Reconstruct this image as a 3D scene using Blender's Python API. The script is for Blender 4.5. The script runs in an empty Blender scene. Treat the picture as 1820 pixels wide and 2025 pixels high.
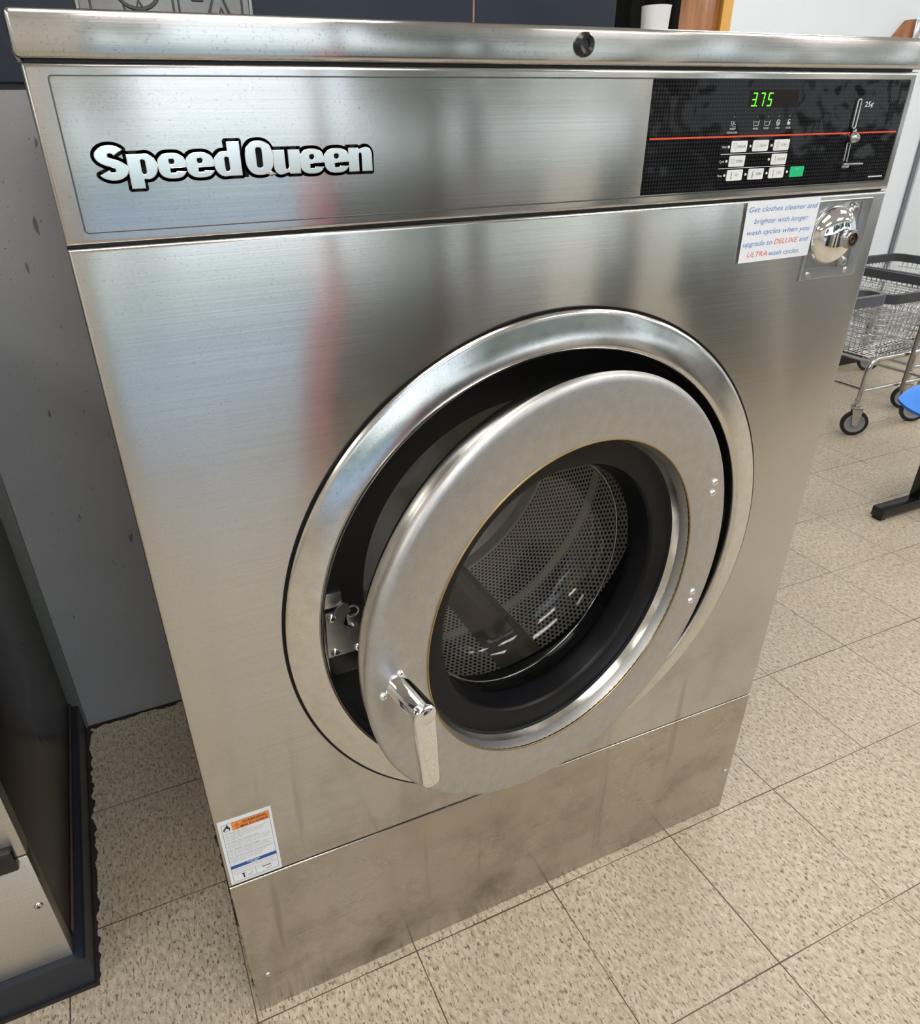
import bpy, bmesh, math, random
from mathutils import Vector, Matrix
random.seed(7)
S = bpy.context.scene
COL = S.collection
PI = math.pi

# ------------------------------------------------------------------ camera
cam_d = bpy.data.cameras.new('camera')
cam = bpy.data.objects.new('camera', cam_d)
COL.objects.link(cam)
S.camera = cam
YAW, PITCH, ROLL = 0.4111, 0.5243, -0.0201
fw = Vector((math.sin(YAW)*math.cos(PITCH), math.cos(YAW)*math.cos(PITCH), -math.sin(PITCH)))
rt = Vector((math.cos(YAW), -math.sin(YAW), 0))
up = rt.cross(fw)
r2 = rt*math.cos(ROLL) + up*math.sin(ROLL)
u2 = -rt*math.sin(ROLL) + up*math.cos(ROLL)
M = Matrix.Identity(4)
for i in range(3):
    M[i][0], M[i][1], M[i][2] = r2[i], u2[i], -fw[i]
M.translation = Vector((0.0194, -0.7601, 1.3690))
cam.matrix_world = M
cam_d.sensor_fit = 'VERTICAL'
cam_d.sensor_height = 24.0
cam_d.lens = 1414.19/2025*24.0
cam_d.shift_x = (910-851.97)/2025
cam_d.shift_y = (1066.06-1012.5)/2025
cam_d.clip_start = 0.02

# ------------------------------------------------------------------ world, light, exposure
W = bpy.data.worlds.new('world'); S.world = W; W.use_nodes = True
wn = W.node_tree.nodes; wl = W.node_tree.links
bg = wn['Background']
tc = wn.new('ShaderNodeTexCoord'); sep = wn.new('ShaderNodeSeparateXYZ'); ramp = wn.new('ShaderNodeValToRGB')
wl.new(tc.outputs['Generated'], sep.inputs[0]); wl.new(sep.outputs['Z'], ramp.inputs[0])
ramp.color_ramp.elements[0].position = 0.0; ramp.color_ramp.elements[0].color = (0.95, 0.97, 1.0, 1)
ramp.color_ramp.elements[1].position = 0.7; ramp.color_ramp.elements[1].color = (0.30, 0.52, 0.95, 1)
wl.new(ramp.outputs[0], bg.inputs[0])
bg.inputs[1].default_value = 2.4
LAMP = 12.0            # fluorescent ceiling fixtures
S.view_settings.view_transform = 'Standard'
S.view_settings.look = 'None'
S.view_settings.exposure = 0.0
S.view_settings.gamma = 1.0
S.view_settings.use_curve_mapping = False
S.cycles.use_denoising = True
S.cycles.max_bounces = 10
S.cycles.sample_clamp_indirect = 6.0

# ------------------------------------------------------------------ material helpers
def new_mat(name):
    m = bpy.data.materials.new(name); m.use_nodes = True
    nt = m.node_tree
    return m, nt.nodes, nt.links, nt.nodes['Principled BSDF']

def mat(name, col, rough=0.5, metal=0.0, spec=0.5, noise=0.0, nscale=60, emit=None, estr=0, coat=0.0):
    m, n, l, b = new_mat(name)
    b.inputs['Base Color'].default_value = (*col, 1)
    b.inputs['Roughness'].default_value = rough
    b.inputs['Metallic'].default_value = metal
    b.inputs['Specular IOR Level'].default_value = spec
    b.inputs['Coat Weight'].default_value = coat
    b.inputs['Coat Roughness'].default_value = 0.05
    if emit:
        b.inputs['Emission Color'].default_value = (*emit, 1)
        b.inputs['Emission Strength'].default_value = estr
    t = n.new('ShaderNodeTexCoord'); nz = n.new('ShaderNodeTexNoise')
    nz.inputs['Scale'].default_value = nscale; nz.inputs['Detail'].default_value = 4
    l.new(t.outputs['Object'], nz.inputs['Vector'])
    mx = n.new('ShaderNodeMix'); mx.data_type = 'RGBA'
    mx.inputs[6].default_value = (*[c*(1-noise) for c in col], 1)
    mx.inputs[7].default_value = (*[min(1, c*(1+noise)) for c in col], 1)
    l.new(nz.outputs[0], mx.inputs[0]); l.new(mx.outputs[2], b.inputs['Base Color'])
    return m

def math_n(n, l, op, a, b=None, c=None):
    x = n.new('ShaderNodeMath'); x.operation = op
    for i, v in enumerate((a, b, c)):
        if v is None: continue
        if isinstance(v, (int, float)): x.inputs[i].default_value = v
        else: l.new(v, x.inputs[i])
    return x.outputs[0]

def noise_n(n, l, vec, scale, detail=3, rough=0.5):
    z = n.new('ShaderNodeTexNoise'); z.inputs['Scale'].default_value = scale
    z.inputs['Detail'].default_value = detail; z.inputs['Roughness'].default_value = rough
    l.new(vec, z.inputs['Vector']); return z.outputs[0]

def mapping_n(n, l, vec, scale=(1, 1, 1), loc=(0, 0, 0), rot=(0, 0, 0)):
    m = n.new('ShaderNodeMapping')
    m.inputs['Scale'].default_value = scale; m.inputs['Location'].default_value = loc; m.inputs['Rotation'].default_value = rot
    l.new(vec, m.inputs['Vector']); return m.outputs[0]

def ramp_n(n, l, fac, stops):
    r = n.new('ShaderNodeValToRGB'); e = r.color_ramp.elements
    while len(e) < len(stops): e.new(0.5)
    for k, (p, c) in enumerate(stops):
        e[k].position = p; e[k].color = (c, c, c, 1) if isinstance(c, (int, float)) else (*c, 1)
    l.new(fac, r.inputs[0]); return r.outputs[0]

def mix_n(n, l, fac, a, b, mode='MIX'):
    m = n.new('ShaderNodeMix'); m.data_type = 'RGBA'; m.blend_type = mode
    if isinstance(fac, (int, float)): m.inputs[0].default_value = fac
    else: l.new(fac, m.inputs[0])
    for i, v in ((6, a), (7, b)):
        if isinstance(v, tuple): m.inputs[i].default_value = (*v, 1)
        else: l.new(v, m.inputs[i])
    return m.outputs[2]

def steel(name, col, rough, aniso=0.0, brush='x', smudge=0.25, grime=None, bump=0.02):
    """brushed stainless steel; brush = grain direction; grime = dirty splashes and drips low on the sheet"""
    m, n, l, b = new_mat(name)
    b.inputs['Metallic'].default_value = 1.0
    t = n.new('ShaderNodeTexCoord').outputs['Object']
    sc = {'x': (3, 3, 900), 'z': (900, 900, 3), 'n': (60, 60, 60)}[brush]
    grain = noise_n(n, l, mapping_n(n, l, t, sc), 1.0, 3)
    blot = noise_n(n, l, t, 5.0, 5, 0.6)
    fine = noise_n(n, l, t, 420.0, 2)
    r = math_n(n, l, 'MULTIPLY_ADD', blot, smudge*rough*2, rough*(1-smudge))
    r = math_n(n, l, 'MULTIPLY_ADD', grain, 0.03, r)
    l.new(r, b.inputs['Roughness'])
    c = mix_n(n, l, ramp_n(n, l, grain, [(0.3, 0.0), (0.7, 1.0)]), tuple(x*0.93 for x in col), tuple(min(1, x*1.05) for x in col))
    c = mix_n(n, l, ramp_n(n, l, fine, [(0.30, 0.25), (0.40, 0.0)]), c, (0.13, 0.12, 0.11))
    if grime:
        sp = n.new('ShaderNodeSeparateXYZ'); l.new(t, sp.inputs[0])
        drip = noise_n(n, l, mapping_n(n, l, t, (26, 1, 1.1)), 1.0, 4, 0.6)
        drip = ramp_n(n, l, drip, [(0.60, 0.0), (0.72, 0.75)])
        cloud = ramp_n(n, l, noise_n(n, l, t, 7.0, 6, 0.65), [(0.46, 0.0), (0.72, 0.9)])
        low = ramp_n(n, l, math_n(n, l, 'MULTIPLY', sp.outputs['Z'], 1/grime), [(0.0, 1.0), (1.0, 0.0)])
        g = math_n(n, l, 'MULTIPLY', math_n(n, l, 'MAXIMUM', drip, cloud), low)
        c = mix_n(n, l, g, c, (0.20, 0.165, 0.125))
    l.new(c, b.inputs['Base Color'])
    if aniso:
        b.inputs['Anisotropic'].default_value = aniso
        cx = n.new('ShaderNodeCombineXYZ'); cx.inputs[2 if brush == 'x' else 0].default_value = 1.0
        l.new(cx.outputs[0], b.inputs['Tangent'])
    bp = n.new('ShaderNodeBump'); bp.inputs['Strength'].default_value = bump; bp.inputs['Distance'].default_value = 0.001
    l.new(grain, bp.inputs['Height']); l.new(bp.outputs[0], b.inputs['Normal'])
    return m

def glass_mat(name, tint=(1, 1, 1), rough=0.02, ior=1.45, body=0.0):
    m, n, l, b = new_mat(name)
    n.remove(b)
    out = n['Material Output']
    tr = n.new('ShaderNodeBsdfTransparent'); tr.inputs[0].default_value = (*tint, 1)
    gl = n.new('ShaderNodeBsdfGlossy'); gl.inputs['Roughness'].default_value = rough
    ge = n.new('ShaderNodeNewGeometry'); dp = n.new('ShaderNodeVectorMath'); dp.operation = 'DOT_PRODUCT'
    l.new(ge.outputs['Normal'], dp.inputs[0]); l.new(ge.outputs['Incoming'], dp.inputs[1])
    k = math_n(n, l, 'SUBTRACT', 1.0, math_n(n, l, 'ABSOLUTE', dp.outputs['Value']))
    r0 = ((ior-1)/(ior+1))**2
    f = math_n(n, l, 'MULTIPLY_ADD', math_n(n, l, 'POWER', k, 5.0), 1-r0, r0+body)
    mx = n.new('ShaderNodeMixShader')
    l.new(f, mx.inputs[0]); l.new(tr.outputs[0], mx.inputs[1]); l.new(gl.outputs[0], mx.inputs[2])
    l.new(mx.outputs[0], out.inputs[0])
    return m

M_steel = steel('brushed_steel', (0.61, 0.60, 0.59), 0.155, 0.95, 'x', 0.25)
M_front = steel('brushed_steel_front', (0.60, 0.585, 0.56), 0.155, 0.95, 'x', 0.25, grime=0.75)
M_kick = steel('brushed_steel_kick', (0.53, 0.49, 0.43), 0.26, 0.8, 'x', 0.25, grime=0.55)
M_satin = steel('satin_steel', (0.55, 0.548, 0.55), 0.42, 0.0, 'n', 0.12, bump=0.02)
M_polish = steel('polished_steel', (0.70, 0.69, 0.67), 0.16, 0.0, 'n', 0.2, bump=0.01)
M_chrome = mat('chrome', (0.86, 0.87, 0.89), 0.04, 1.0, noise=0.02)
M_letter = mat('letter_chrome', (0.93, 0.94, 0.97), 0.17, 1.0, noise=0.02)
M_chrome_dull = mat('dull_chrome', (0.55, 0.55, 0.55), 0.22, 1.0, noise=0.25, nscale=25)
M_zinc = mat('zinc_plate', (0.46, 0.47, 0.49), 0.30, 1.0, noise=0.2)
M_black = mat('black_paint', (0.008, 0.008, 0.009), 0.35, noise=0.2)
M_rubber = mat('black_rubber', (0.005, 0.0055, 0.007), 0.36, spec=0.2, noise=0.2)
M_blackp = mat('black_plastic', (0.010, 0.010, 0.011), 0.25, noise=0.2)
M_brass = mat('brass_edge', (0.42, 0.30, 0.13), 0.4, 1.0, noise=0.2)
M_white = mat('white_paper', (0.80, 0.84, 0.90), 0.55, noise=0.03)
M_cup = mat('white_plastic', (0.78, 0.78, 0.80), 0.5, noise=0.03)
M_key = mat('key_white', (0.78, 0.80, 0.80), 0.4, noise=0.02)
M_print = mat('print_white', (0.62, 0.63, 0.66), 0.5)
M_ink = mat('ink_black', (0.02, 0.02, 0.022), 0.5)
M_inkgrey = mat('ink_grey', (0.16, 0.17, 0.19), 0.5)
M_inkblue = mat('ink_blue', (0.11, 0.21, 0.58), 0.5)
M_inkred = mat('ink_red', (0.78, 0.10, 0.10), 0.5)
M_orange = mat('label_orange', (0.95, 0.30, 0.06), 0.45, noise=0.03)
M_blue = mat('label_blue', (0.012, 0.085, 0.38), 0.45, noise=0.03)
M_green = mat('start_green', (0.0, 0.50, 0.20), 0.4, noise=0.03)
M_redline = mat('stripe_red', (0.75, 0.07, 0.025), 0.4, noise=0.03)
M_digit = mat('lit_digit_green', (0.05, 0.3, 0.02), 0.4, emit=(0.16, 1.0, 0.03), estr=1.1)
M_navy = mat('navy_laminate', (0.020, 0.028, 0.050), 0.38, noise=0.12)
M_cove = mat('navy_rubber_cove', (0.016, 0.021, 0.034), 0.42, noise=0.2)
M_dark_side = steel('dark_machine_side', (0.15, 0.14, 0.135), 0.28, 0.6, 'x', 0.2, grime=0.5)
M_neigh = steel('old_steel_front', (0.62, 0.60, 0.57), 0.30, 0.8, 'x', 0.25)
M_whitewall = mat('white_wall_paint', (0.70, 0.76, 0.82), 0.6, noise=0.03, nscale=3)
M_ceil = mat('ceiling_tile', (0.80, 0.79, 0.76), 0.8, noise=0.04)
M_lamp = mat('lamp_diffuser', (0.9, 0.9, 0.9), 0.5, emit=(1.0, 0.97, 0.92), estr=LAMP)
M_frame = mat('aluminium_frame', (0.45, 0.45, 0.46), 0.4, 0.8, noise=0.1)
M_redband = mat('red_band_paint', (0.50, 0.14, 0.15), 0.4, noise=0.1)
M_darkband = mat('dark_band_paint', (0.032, 0.040, 0.040), 0.5, noise=0.1)  # reflection-band colour of the added boxes and knee panels
M_brownband = mat('brown_band_paint', (0.06, 0.035, 0.035), 0.5, noise=0.1)
M_midband = mat('mid_grey_band_paint', (0.22, 0.215, 0.22), 0.5, noise=0.1)
M_cream = mat('cream_pier_paint', (0.68, 0.65, 0.60), 0.6, noise=0.05)
M_pave = mat('concrete_pavement', (0.64, 0.60, 0.55), 0.9, noise=0.1, nscale=4)
M_lawn = mat('lawn', (0.07, 0.14, 0.03), 0.9, noise=0.3, nscale=6)
M_leaf = mat('leaves', (0.018, 0.05, 0.014), 0.7, noise=0.5, nscale=3)
M_bark = mat('bark', (0.06, 0.04, 0.03), 0.9, noise=0.3)
M_seat = mat('blue_seat_plastic', (0.012, 0.22, 0.80), 0.35, noise=0.03)
M_bumper = mat('grey_bumper', (0.045, 0.047, 0.055), 0.5, noise=0.15)
M_bumper2 = mat('pale_grey_bumper', (0.085, 0.09, 0.10), 0.5, noise=0.15)
M_wire = mat('chrome_wire', (0.62, 0.63, 0.64), 0.22, 1.0, noise=0.3, nscale=20)
M_tyre = mat('tyre_rubber', (0.010, 0.010, 0.011), 0.5, noise=0.2)
M_hub = mat('grey_wheel_hub', (0.30, 0.31, 0.33), 0.4, noise=0.1)
M_dirt = mat('old_sealant', (0.018, 0.014, 0.011), 0.85, noise=0.5)
M_glasswin = glass_mat('window_glass', (0.92, 0.95, 0.94))
M_glassdoor = glass_mat('door_glass', (0.95, 0.955, 0.95), 0.05, 1.5, 0.005)
M_amber = mat('yellow_wood_trim', (0.62, 0.33, 0.07), 0.45, noise=0.06)

def wood_mat():
    m, n, l, b = new_mat('varnished_wood')
    t = n.new('ShaderNodeTexCoord').outputs['Object']
    g = noise_n(n, l, mapping_n(n, l, t, (14, 14, 1.6)), 1.5, 6, 0.6)
    c = ramp_n(n, l, g, [(0.3, (0.13, 0.042, 0.010)), (0.55, (0.33, 0.125, 0.032)), (0.75, (0.44, 0.20, 0.06))])
    l.new(c, b.inputs['Base Color']); b.inputs['Roughness'].default_value = 0.3
    return m
M_wood = wood_mat()

def floor_mat():
    m, n, l, b = new_mat('vinyl_tile_floor')
    pos = n.new('ShaderNodeTexCoord').outputs['Object']
    sp = n.new('ShaderNodeSeparateXYZ'); l.new(pos, sp.inputs[0])
    T = 0.3048
    wob = noise_n(n, l, pos, 30.0, 2)
    def edge(o, off):
        v = math_n(n, l, 'MULTIPLY', math_n(n, l, 'SUBTRACT', o, off), 1/T)
        v = math_n(n, l, 'ABSOLUTE', math_n(n, l, 'SUBTRACT', math_n(n, l, 'FRACT', v), 0.5))
        return math_n(n, l, 'MULTIPLY', math_n(n, l, 'SUBTRACT', 0.5, v), T)       # distance to the joint
    ex, ey = edge(sp.outputs['X'], 0.9061), edge(sp.outputs['Y'], -0.0176)
    d = math_n(n, l, 'MINIMUM', ex, ey)
    wid = math_n(n, l, 'MULTIPLY_ADD', ramp_n(n, l, noise_n(n, l, pos, 3.1, 3), [(0.35, 0.0), (0.65, 1.0)]), 0.0011, 0.0005)
    joint = math_n(n, l, 'LESS_THAN', d, wid)
    # per-tile tone and fleck direction
    fx = math_n(n, l, 'FLOOR', math_n(n, l, 'MULTIPLY', math_n(n, l, 'SUBTRACT', sp.outputs['X'], 0.9061), 1/T))
    fy = math_n(n, l, 'FLOOR', math_n(n, l, 'MULTIPLY', math_n(n, l, 'SUBTRACT', sp.outputs['Y'], -0.0176), 1/T))
    cb = n.new('ShaderNodeCombineXYZ'); l.new(fx, cb.inputs[0]); l.new(fy, cb.inputs[1])
    wn_ = n.new('ShaderNodeTexWhiteNoise'); l.new(cb.outputs[0], wn_.inputs['Vector'])
    tone = wn_.outputs['Value']
    warp = n.new('ShaderNodeVectorMath'); warp.operation = 'ADD'
    sc = n.new('ShaderNodeVectorMath'); sc.operation = 'SCALE'; sc.inputs['Scale'].default_value = 3.7
    l.new(cb.outputs[0], sc.inputs[0]); l.new(pos, warp.inputs[0]); l.new(sc.outputs[0], warp.inputs[1])
    v = mapping_n(n, l, warp.outputs[0], (230, 85, 1), rot=(0, 0, 0.12))
    f1 = noise_n(n, l, v, 1.0, 2, 0.6)
    f2 = noise_n(n, l, mapping_n(n, l, warp.outputs[0], (260, 95, 1), (5, 3, 0), (0, 0, 0.1)), 1.0, 2, 0.6)
    f3 = noise_n(n, l, mapping_n(n, l, warp.outputs[0], (120, 52, 1), (2, 9, 0), (0, 0, 0.2)), 1.0, 3, 0.6)
    c = mix_n(n, l, ramp_n(n, l, f3, [(0.38, 0.0), (0.64, 1.0)]), (0.40, 0.325, 0.22), (0.58, 0.515, 0.41))
    c = mix_n(n, l, ramp_n(n, l, f2, [(0.59, 0.0), (0.66, 0.75)]), c, (0.66, 0.64, 0.59))
    c = mix_n(n, l, ramp_n(n, l, f1, [(0.575, 0.0), (0.64, 0.92)]), c, (0.115, 0.085, 0.06))
    c = mix_n(n, l, math_n(n, l, 'MULTIPLY', tone, 0.16), c, (0.30, 0.26, 0.20))
    # worn dirt clouds
    dirt = ramp_n(n, l, noise_n(n, l, pos, 1.7, 5, 0.6), [(0.45, 0.0), (0.75, 0.35)])
    c = mix_n(n, l, dirt, c, (0.28, 0.23, 0.17))
    # black grime packed along the plinth and the back wall base
    gn = math_n(n, l, 'MULTIPLY', math_n(n, l, 'SUBTRACT', wob, 0.40), 0.030)
    gx = math_n(n, l, 'SUBTRACT', math_n(n, l, 'SUBTRACT', sp.outputs['X'], -0.268), gn)
    gy = math_n(n, l, 'SUBTRACT', math_n(n, l, 'SUBTRACT', 0.897, sp.outputs['Y']), gn)
    gm = math_n(n, l, 'MINIMUM', gx, gy)
    gx2 = math_n(n, l, 'LESS_THAN', gx, 0.004)
    inL = math_n(n, l, 'MULTIPLY', math_n(n, l, 'GREATER_THAN', sp.outputs['Y'], 0.17), math_n(n, l, 'LESS_THAN', sp.outputs['X'], 1.1))
    g = math_n(n, l, 'MULTIPLY', math_n(n, l, 'LESS_THAN', gm, 0.006), inL)
    # grime by the washer's left foot
    wx = math_n(n, l, 'SUBTRACT', math_n(n, l, 'ABSOLUTE', math_n(n, l, 'SUBTRACT', sp.outputs['X'], 0.008)), gn)
    g2 = math_n(n, l, 'MULTIPLY', math_n(n, l, 'LESS_THAN', wx, 0.006), math_n(n, l, 'GREATER_THAN', sp.outputs['Y'], 0.02))
    g = math_n(n, l, 'MAXIMUM', g, g2)
    c = mix_n(n, l, joint, c, (0.075, 0.052, 0.032))
    c = mix_n(n, l, g, c, (0.022, 0.016, 0.012))
    l.new(c, b.inputs['Base Color'])
    r = math_n(n, l, 'MULTIPLY_ADD', noise_n(n, l, pos, 9, 4), 0.25, 0.33)
    l.new(math_n(n, l, 'MAXIMUM', r, math_n(n, l, 'MULTIPLY', g, 0.9)), b.inputs['Roughness'])
    bp = n.new('ShaderNodeBump'); bp.inputs['Strength'].default_value = 0.3; bp.inputs['Distance'].default_value = 0.001
    bp.invert = True
    l.new(joint, bp.inputs['Height']); l.new(bp.outputs[0], b.inputs['Normal'])
    return m
M_floor = floor_mat()

def grey_wall_mat():
    m, n, l, b = new_mat('grey_wall_paint')
    t = n.new('ShaderNodeTexCoord').outputs['Object']
    c = mix_n(n, l, noise_n(n, l, t, 4.0, 4), (0.25, 0.255, 0.27), (0.33, 0.335, 0.35))
    sp1 = noise_n(n, l, mapping_n(n, l, t, (55, 1, 16)), 1.0, 2)
    c = mix_n(n, l, ramp_n(n, l, sp1, [(0.70, 0.0), (0.74, 0.75)]), c, (0.05, 0.05, 0.055))
    sp2 = noise_n(n, l, t, 190.0, 1)
    c = mix_n(n, l, ramp_n(n, l, sp2, [(0.70, 0.0), (0.76, 0.8)]), c, (0.04, 0.04, 0.045))
    sp3 = noise_n(n, l, mapping_n(n, l, t, (1, 1, 1), (4, 4, 4)), 230.0, 1)
    c = mix_n(n, l, ramp_n(n, l, sp3, [(0.73, 0.0), (0.78, 0.6)]), c, (0.55, 0.55, 0.55))
    l.new(c, b.inputs['Base Color']); b.inputs['Roughness'].default_value = 0.42
    bp = n.new('ShaderNodeBump'); bp.inputs['Strength'].default_value = 0.15; bp.inputs['Distance'].default_value = 0.002
    l.new(noise_n(n, l, t, 40.0, 4), bp.inputs['Height']); l.new(bp.outputs[0], b.inputs['Normal'])
    return m
M_greywall = grey_wall_mat()

def drum_mat():
    """perforated stainless sheet: hexagonal rows of punched holes, plain seams where no holes are punched"""
    m, n, l, b = new_mat('perforated_drum')
    uv = n.new('ShaderNodeTexCoord').outputs['UV']           # metres along and around the drum
    sp = n.new('ShaderNodeSeparateXYZ'); l.new(uv, sp.inputs[0])
    P, Q = 0.0105, 0.0091
    row = math_n(n, l, 'FLOOR', math_n(n, l, 'MULTIPLY', sp.outputs['Y'], 1/Q))
    odd = math_n(n, l, 'MULTIPLY', math_n(n, l, 'MODULO', row, 2.0), 0.5)
    u = math_n(n, l, 'ADD', math_n(n, l, 'MULTIPLY', sp.outputs['X'], 1/P), odd)
    du = math_n(n, l, 'MULTIPLY', math_n(n, l, 'SUBTRACT', math_n(n, l, 'FRACT', u), 0.5), P)
    dv = math_n(n, l, 'MULTIPLY', math_n(n, l, 'SUBTRACT', math_n(n, l, 'FRACT', math_n(n, l, 'MULTIPLY', sp.outputs['Y'], 1/Q)), 0.5), Q)
    d2 = math_n(n, l, 'SQRT', math_n(n, l, 'ADD', math_n(n, l, 'MULTIPLY', du, du), math_n(n, l, 'MULTIPLY', dv, dv)))
    hole = math_n(n, l, 'LESS_THAN', d2, 0.0032)
    def band(c, w):
        return math_n(n, l, 'GREATER_THAN', math_n(n, l, 'ABSOLUTE', math_n(n, l, 'SUBTRACT', sp.outputs['Y'], c)), w)
    hole = math_n(n, l, 'MULTIPLY', hole, band(0.36, 0.010))
    hole = math_n(n, l, 'MULTIPLY', hole, band(0.172, 0.014))
    hole = math_n(n, l, 'MULTIPLY', hole, math_n(n, l, 'LESS_THAN', sp.outputs['Y'], 0.535))
    c = mix_n(n, l, hole, (0.88, 0.82, 0.72), (0.004, 0.004, 0.004))
    l.new(c, b.inputs['Base Color'])
    l.new(math_n(n, l, 'MULTIPLY', math_n(n, l, 'SUBTRACT', 1.0, hole), 0.65), b.inputs['Metallic'])
    b.inputs['Roughness'].default_value = 0.45
    return m
M_drum = drum_mat()
M_lifter = mat('lifter_steel', (0.36, 0.33, 0.28), 0.45, 0.8, noise=0.1)

def overlay_mat():
    m, n, l, b = new_mat('control_overlay')
    t = n.new('ShaderNodeTexCoord').outputs['Object']
    sp = n.new('ShaderNodeSeparateXYZ'); l.new(t, sp.inputs[0])
    p = 0.0042
    fx = math_n(n, l, 'ABSOLUTE', math_n(n, l, 'SUBTRACT', math_n(n, l, 'FRACT', math_n(n, l, 'MULTIPLY', sp.outputs['X'], 1/p)), 0.5))
    fz = math_n(n, l, 'ABSOLUTE', math_n(n, l, 'SUBTRACT', math_n(n, l, 'FRACT', math_n(n, l, 'MULTIPLY', sp.outputs['Z'], 1/p)), 0.5))
    dot = math_n(n, l, 'LESS_THAN', math_n(n, l, 'ADD', fx, fz), 0.42)
    c = mix_n(n, l, dot, (0.006, 0.006, 0.007), (0.022, 0.022, 0.025))
    l.new(c, b.inputs['Base Color']); b.inputs['Roughness'].default_value = 0.06; b.inputs['Specular IOR Level'].default_value = 0.11
    bp = n.new('ShaderNodeBump'); bp.inputs['Strength'].default_value = 0.35; bp.inputs['Distance'].default_value = 0.006
    l.new(noise_n(n, l, mapping_n(n, l, t, (16, 1, 16)), 1.0, 2), bp.inputs['Height']); l.new(bp.outputs[0], b.inputs['Normal'])
    return m
M_overlay = overlay_mat()

def dark_sheet_mat():
    m, n, l, b = new_mat('black_streaked')
    t = n.new('ShaderNodeTexCoord').outputs['Object']
    c = ramp_n(n, l, noise_n(n, l, mapping_n(n, l, t, (70, 70, 2)), 1.0, 3), [(0.45, (0.0015, 0.0015, 0.0015)), (0.7, (0.008, 0.008, 0.008))])
    l.new(c, b.inputs['Base Color']); b.inputs['Roughness'].default_value = 0.9; b.inputs['Specular IOR Level'].default_value = 0.1
    return m
M_dark_sheet = dark_sheet_mat()

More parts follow.
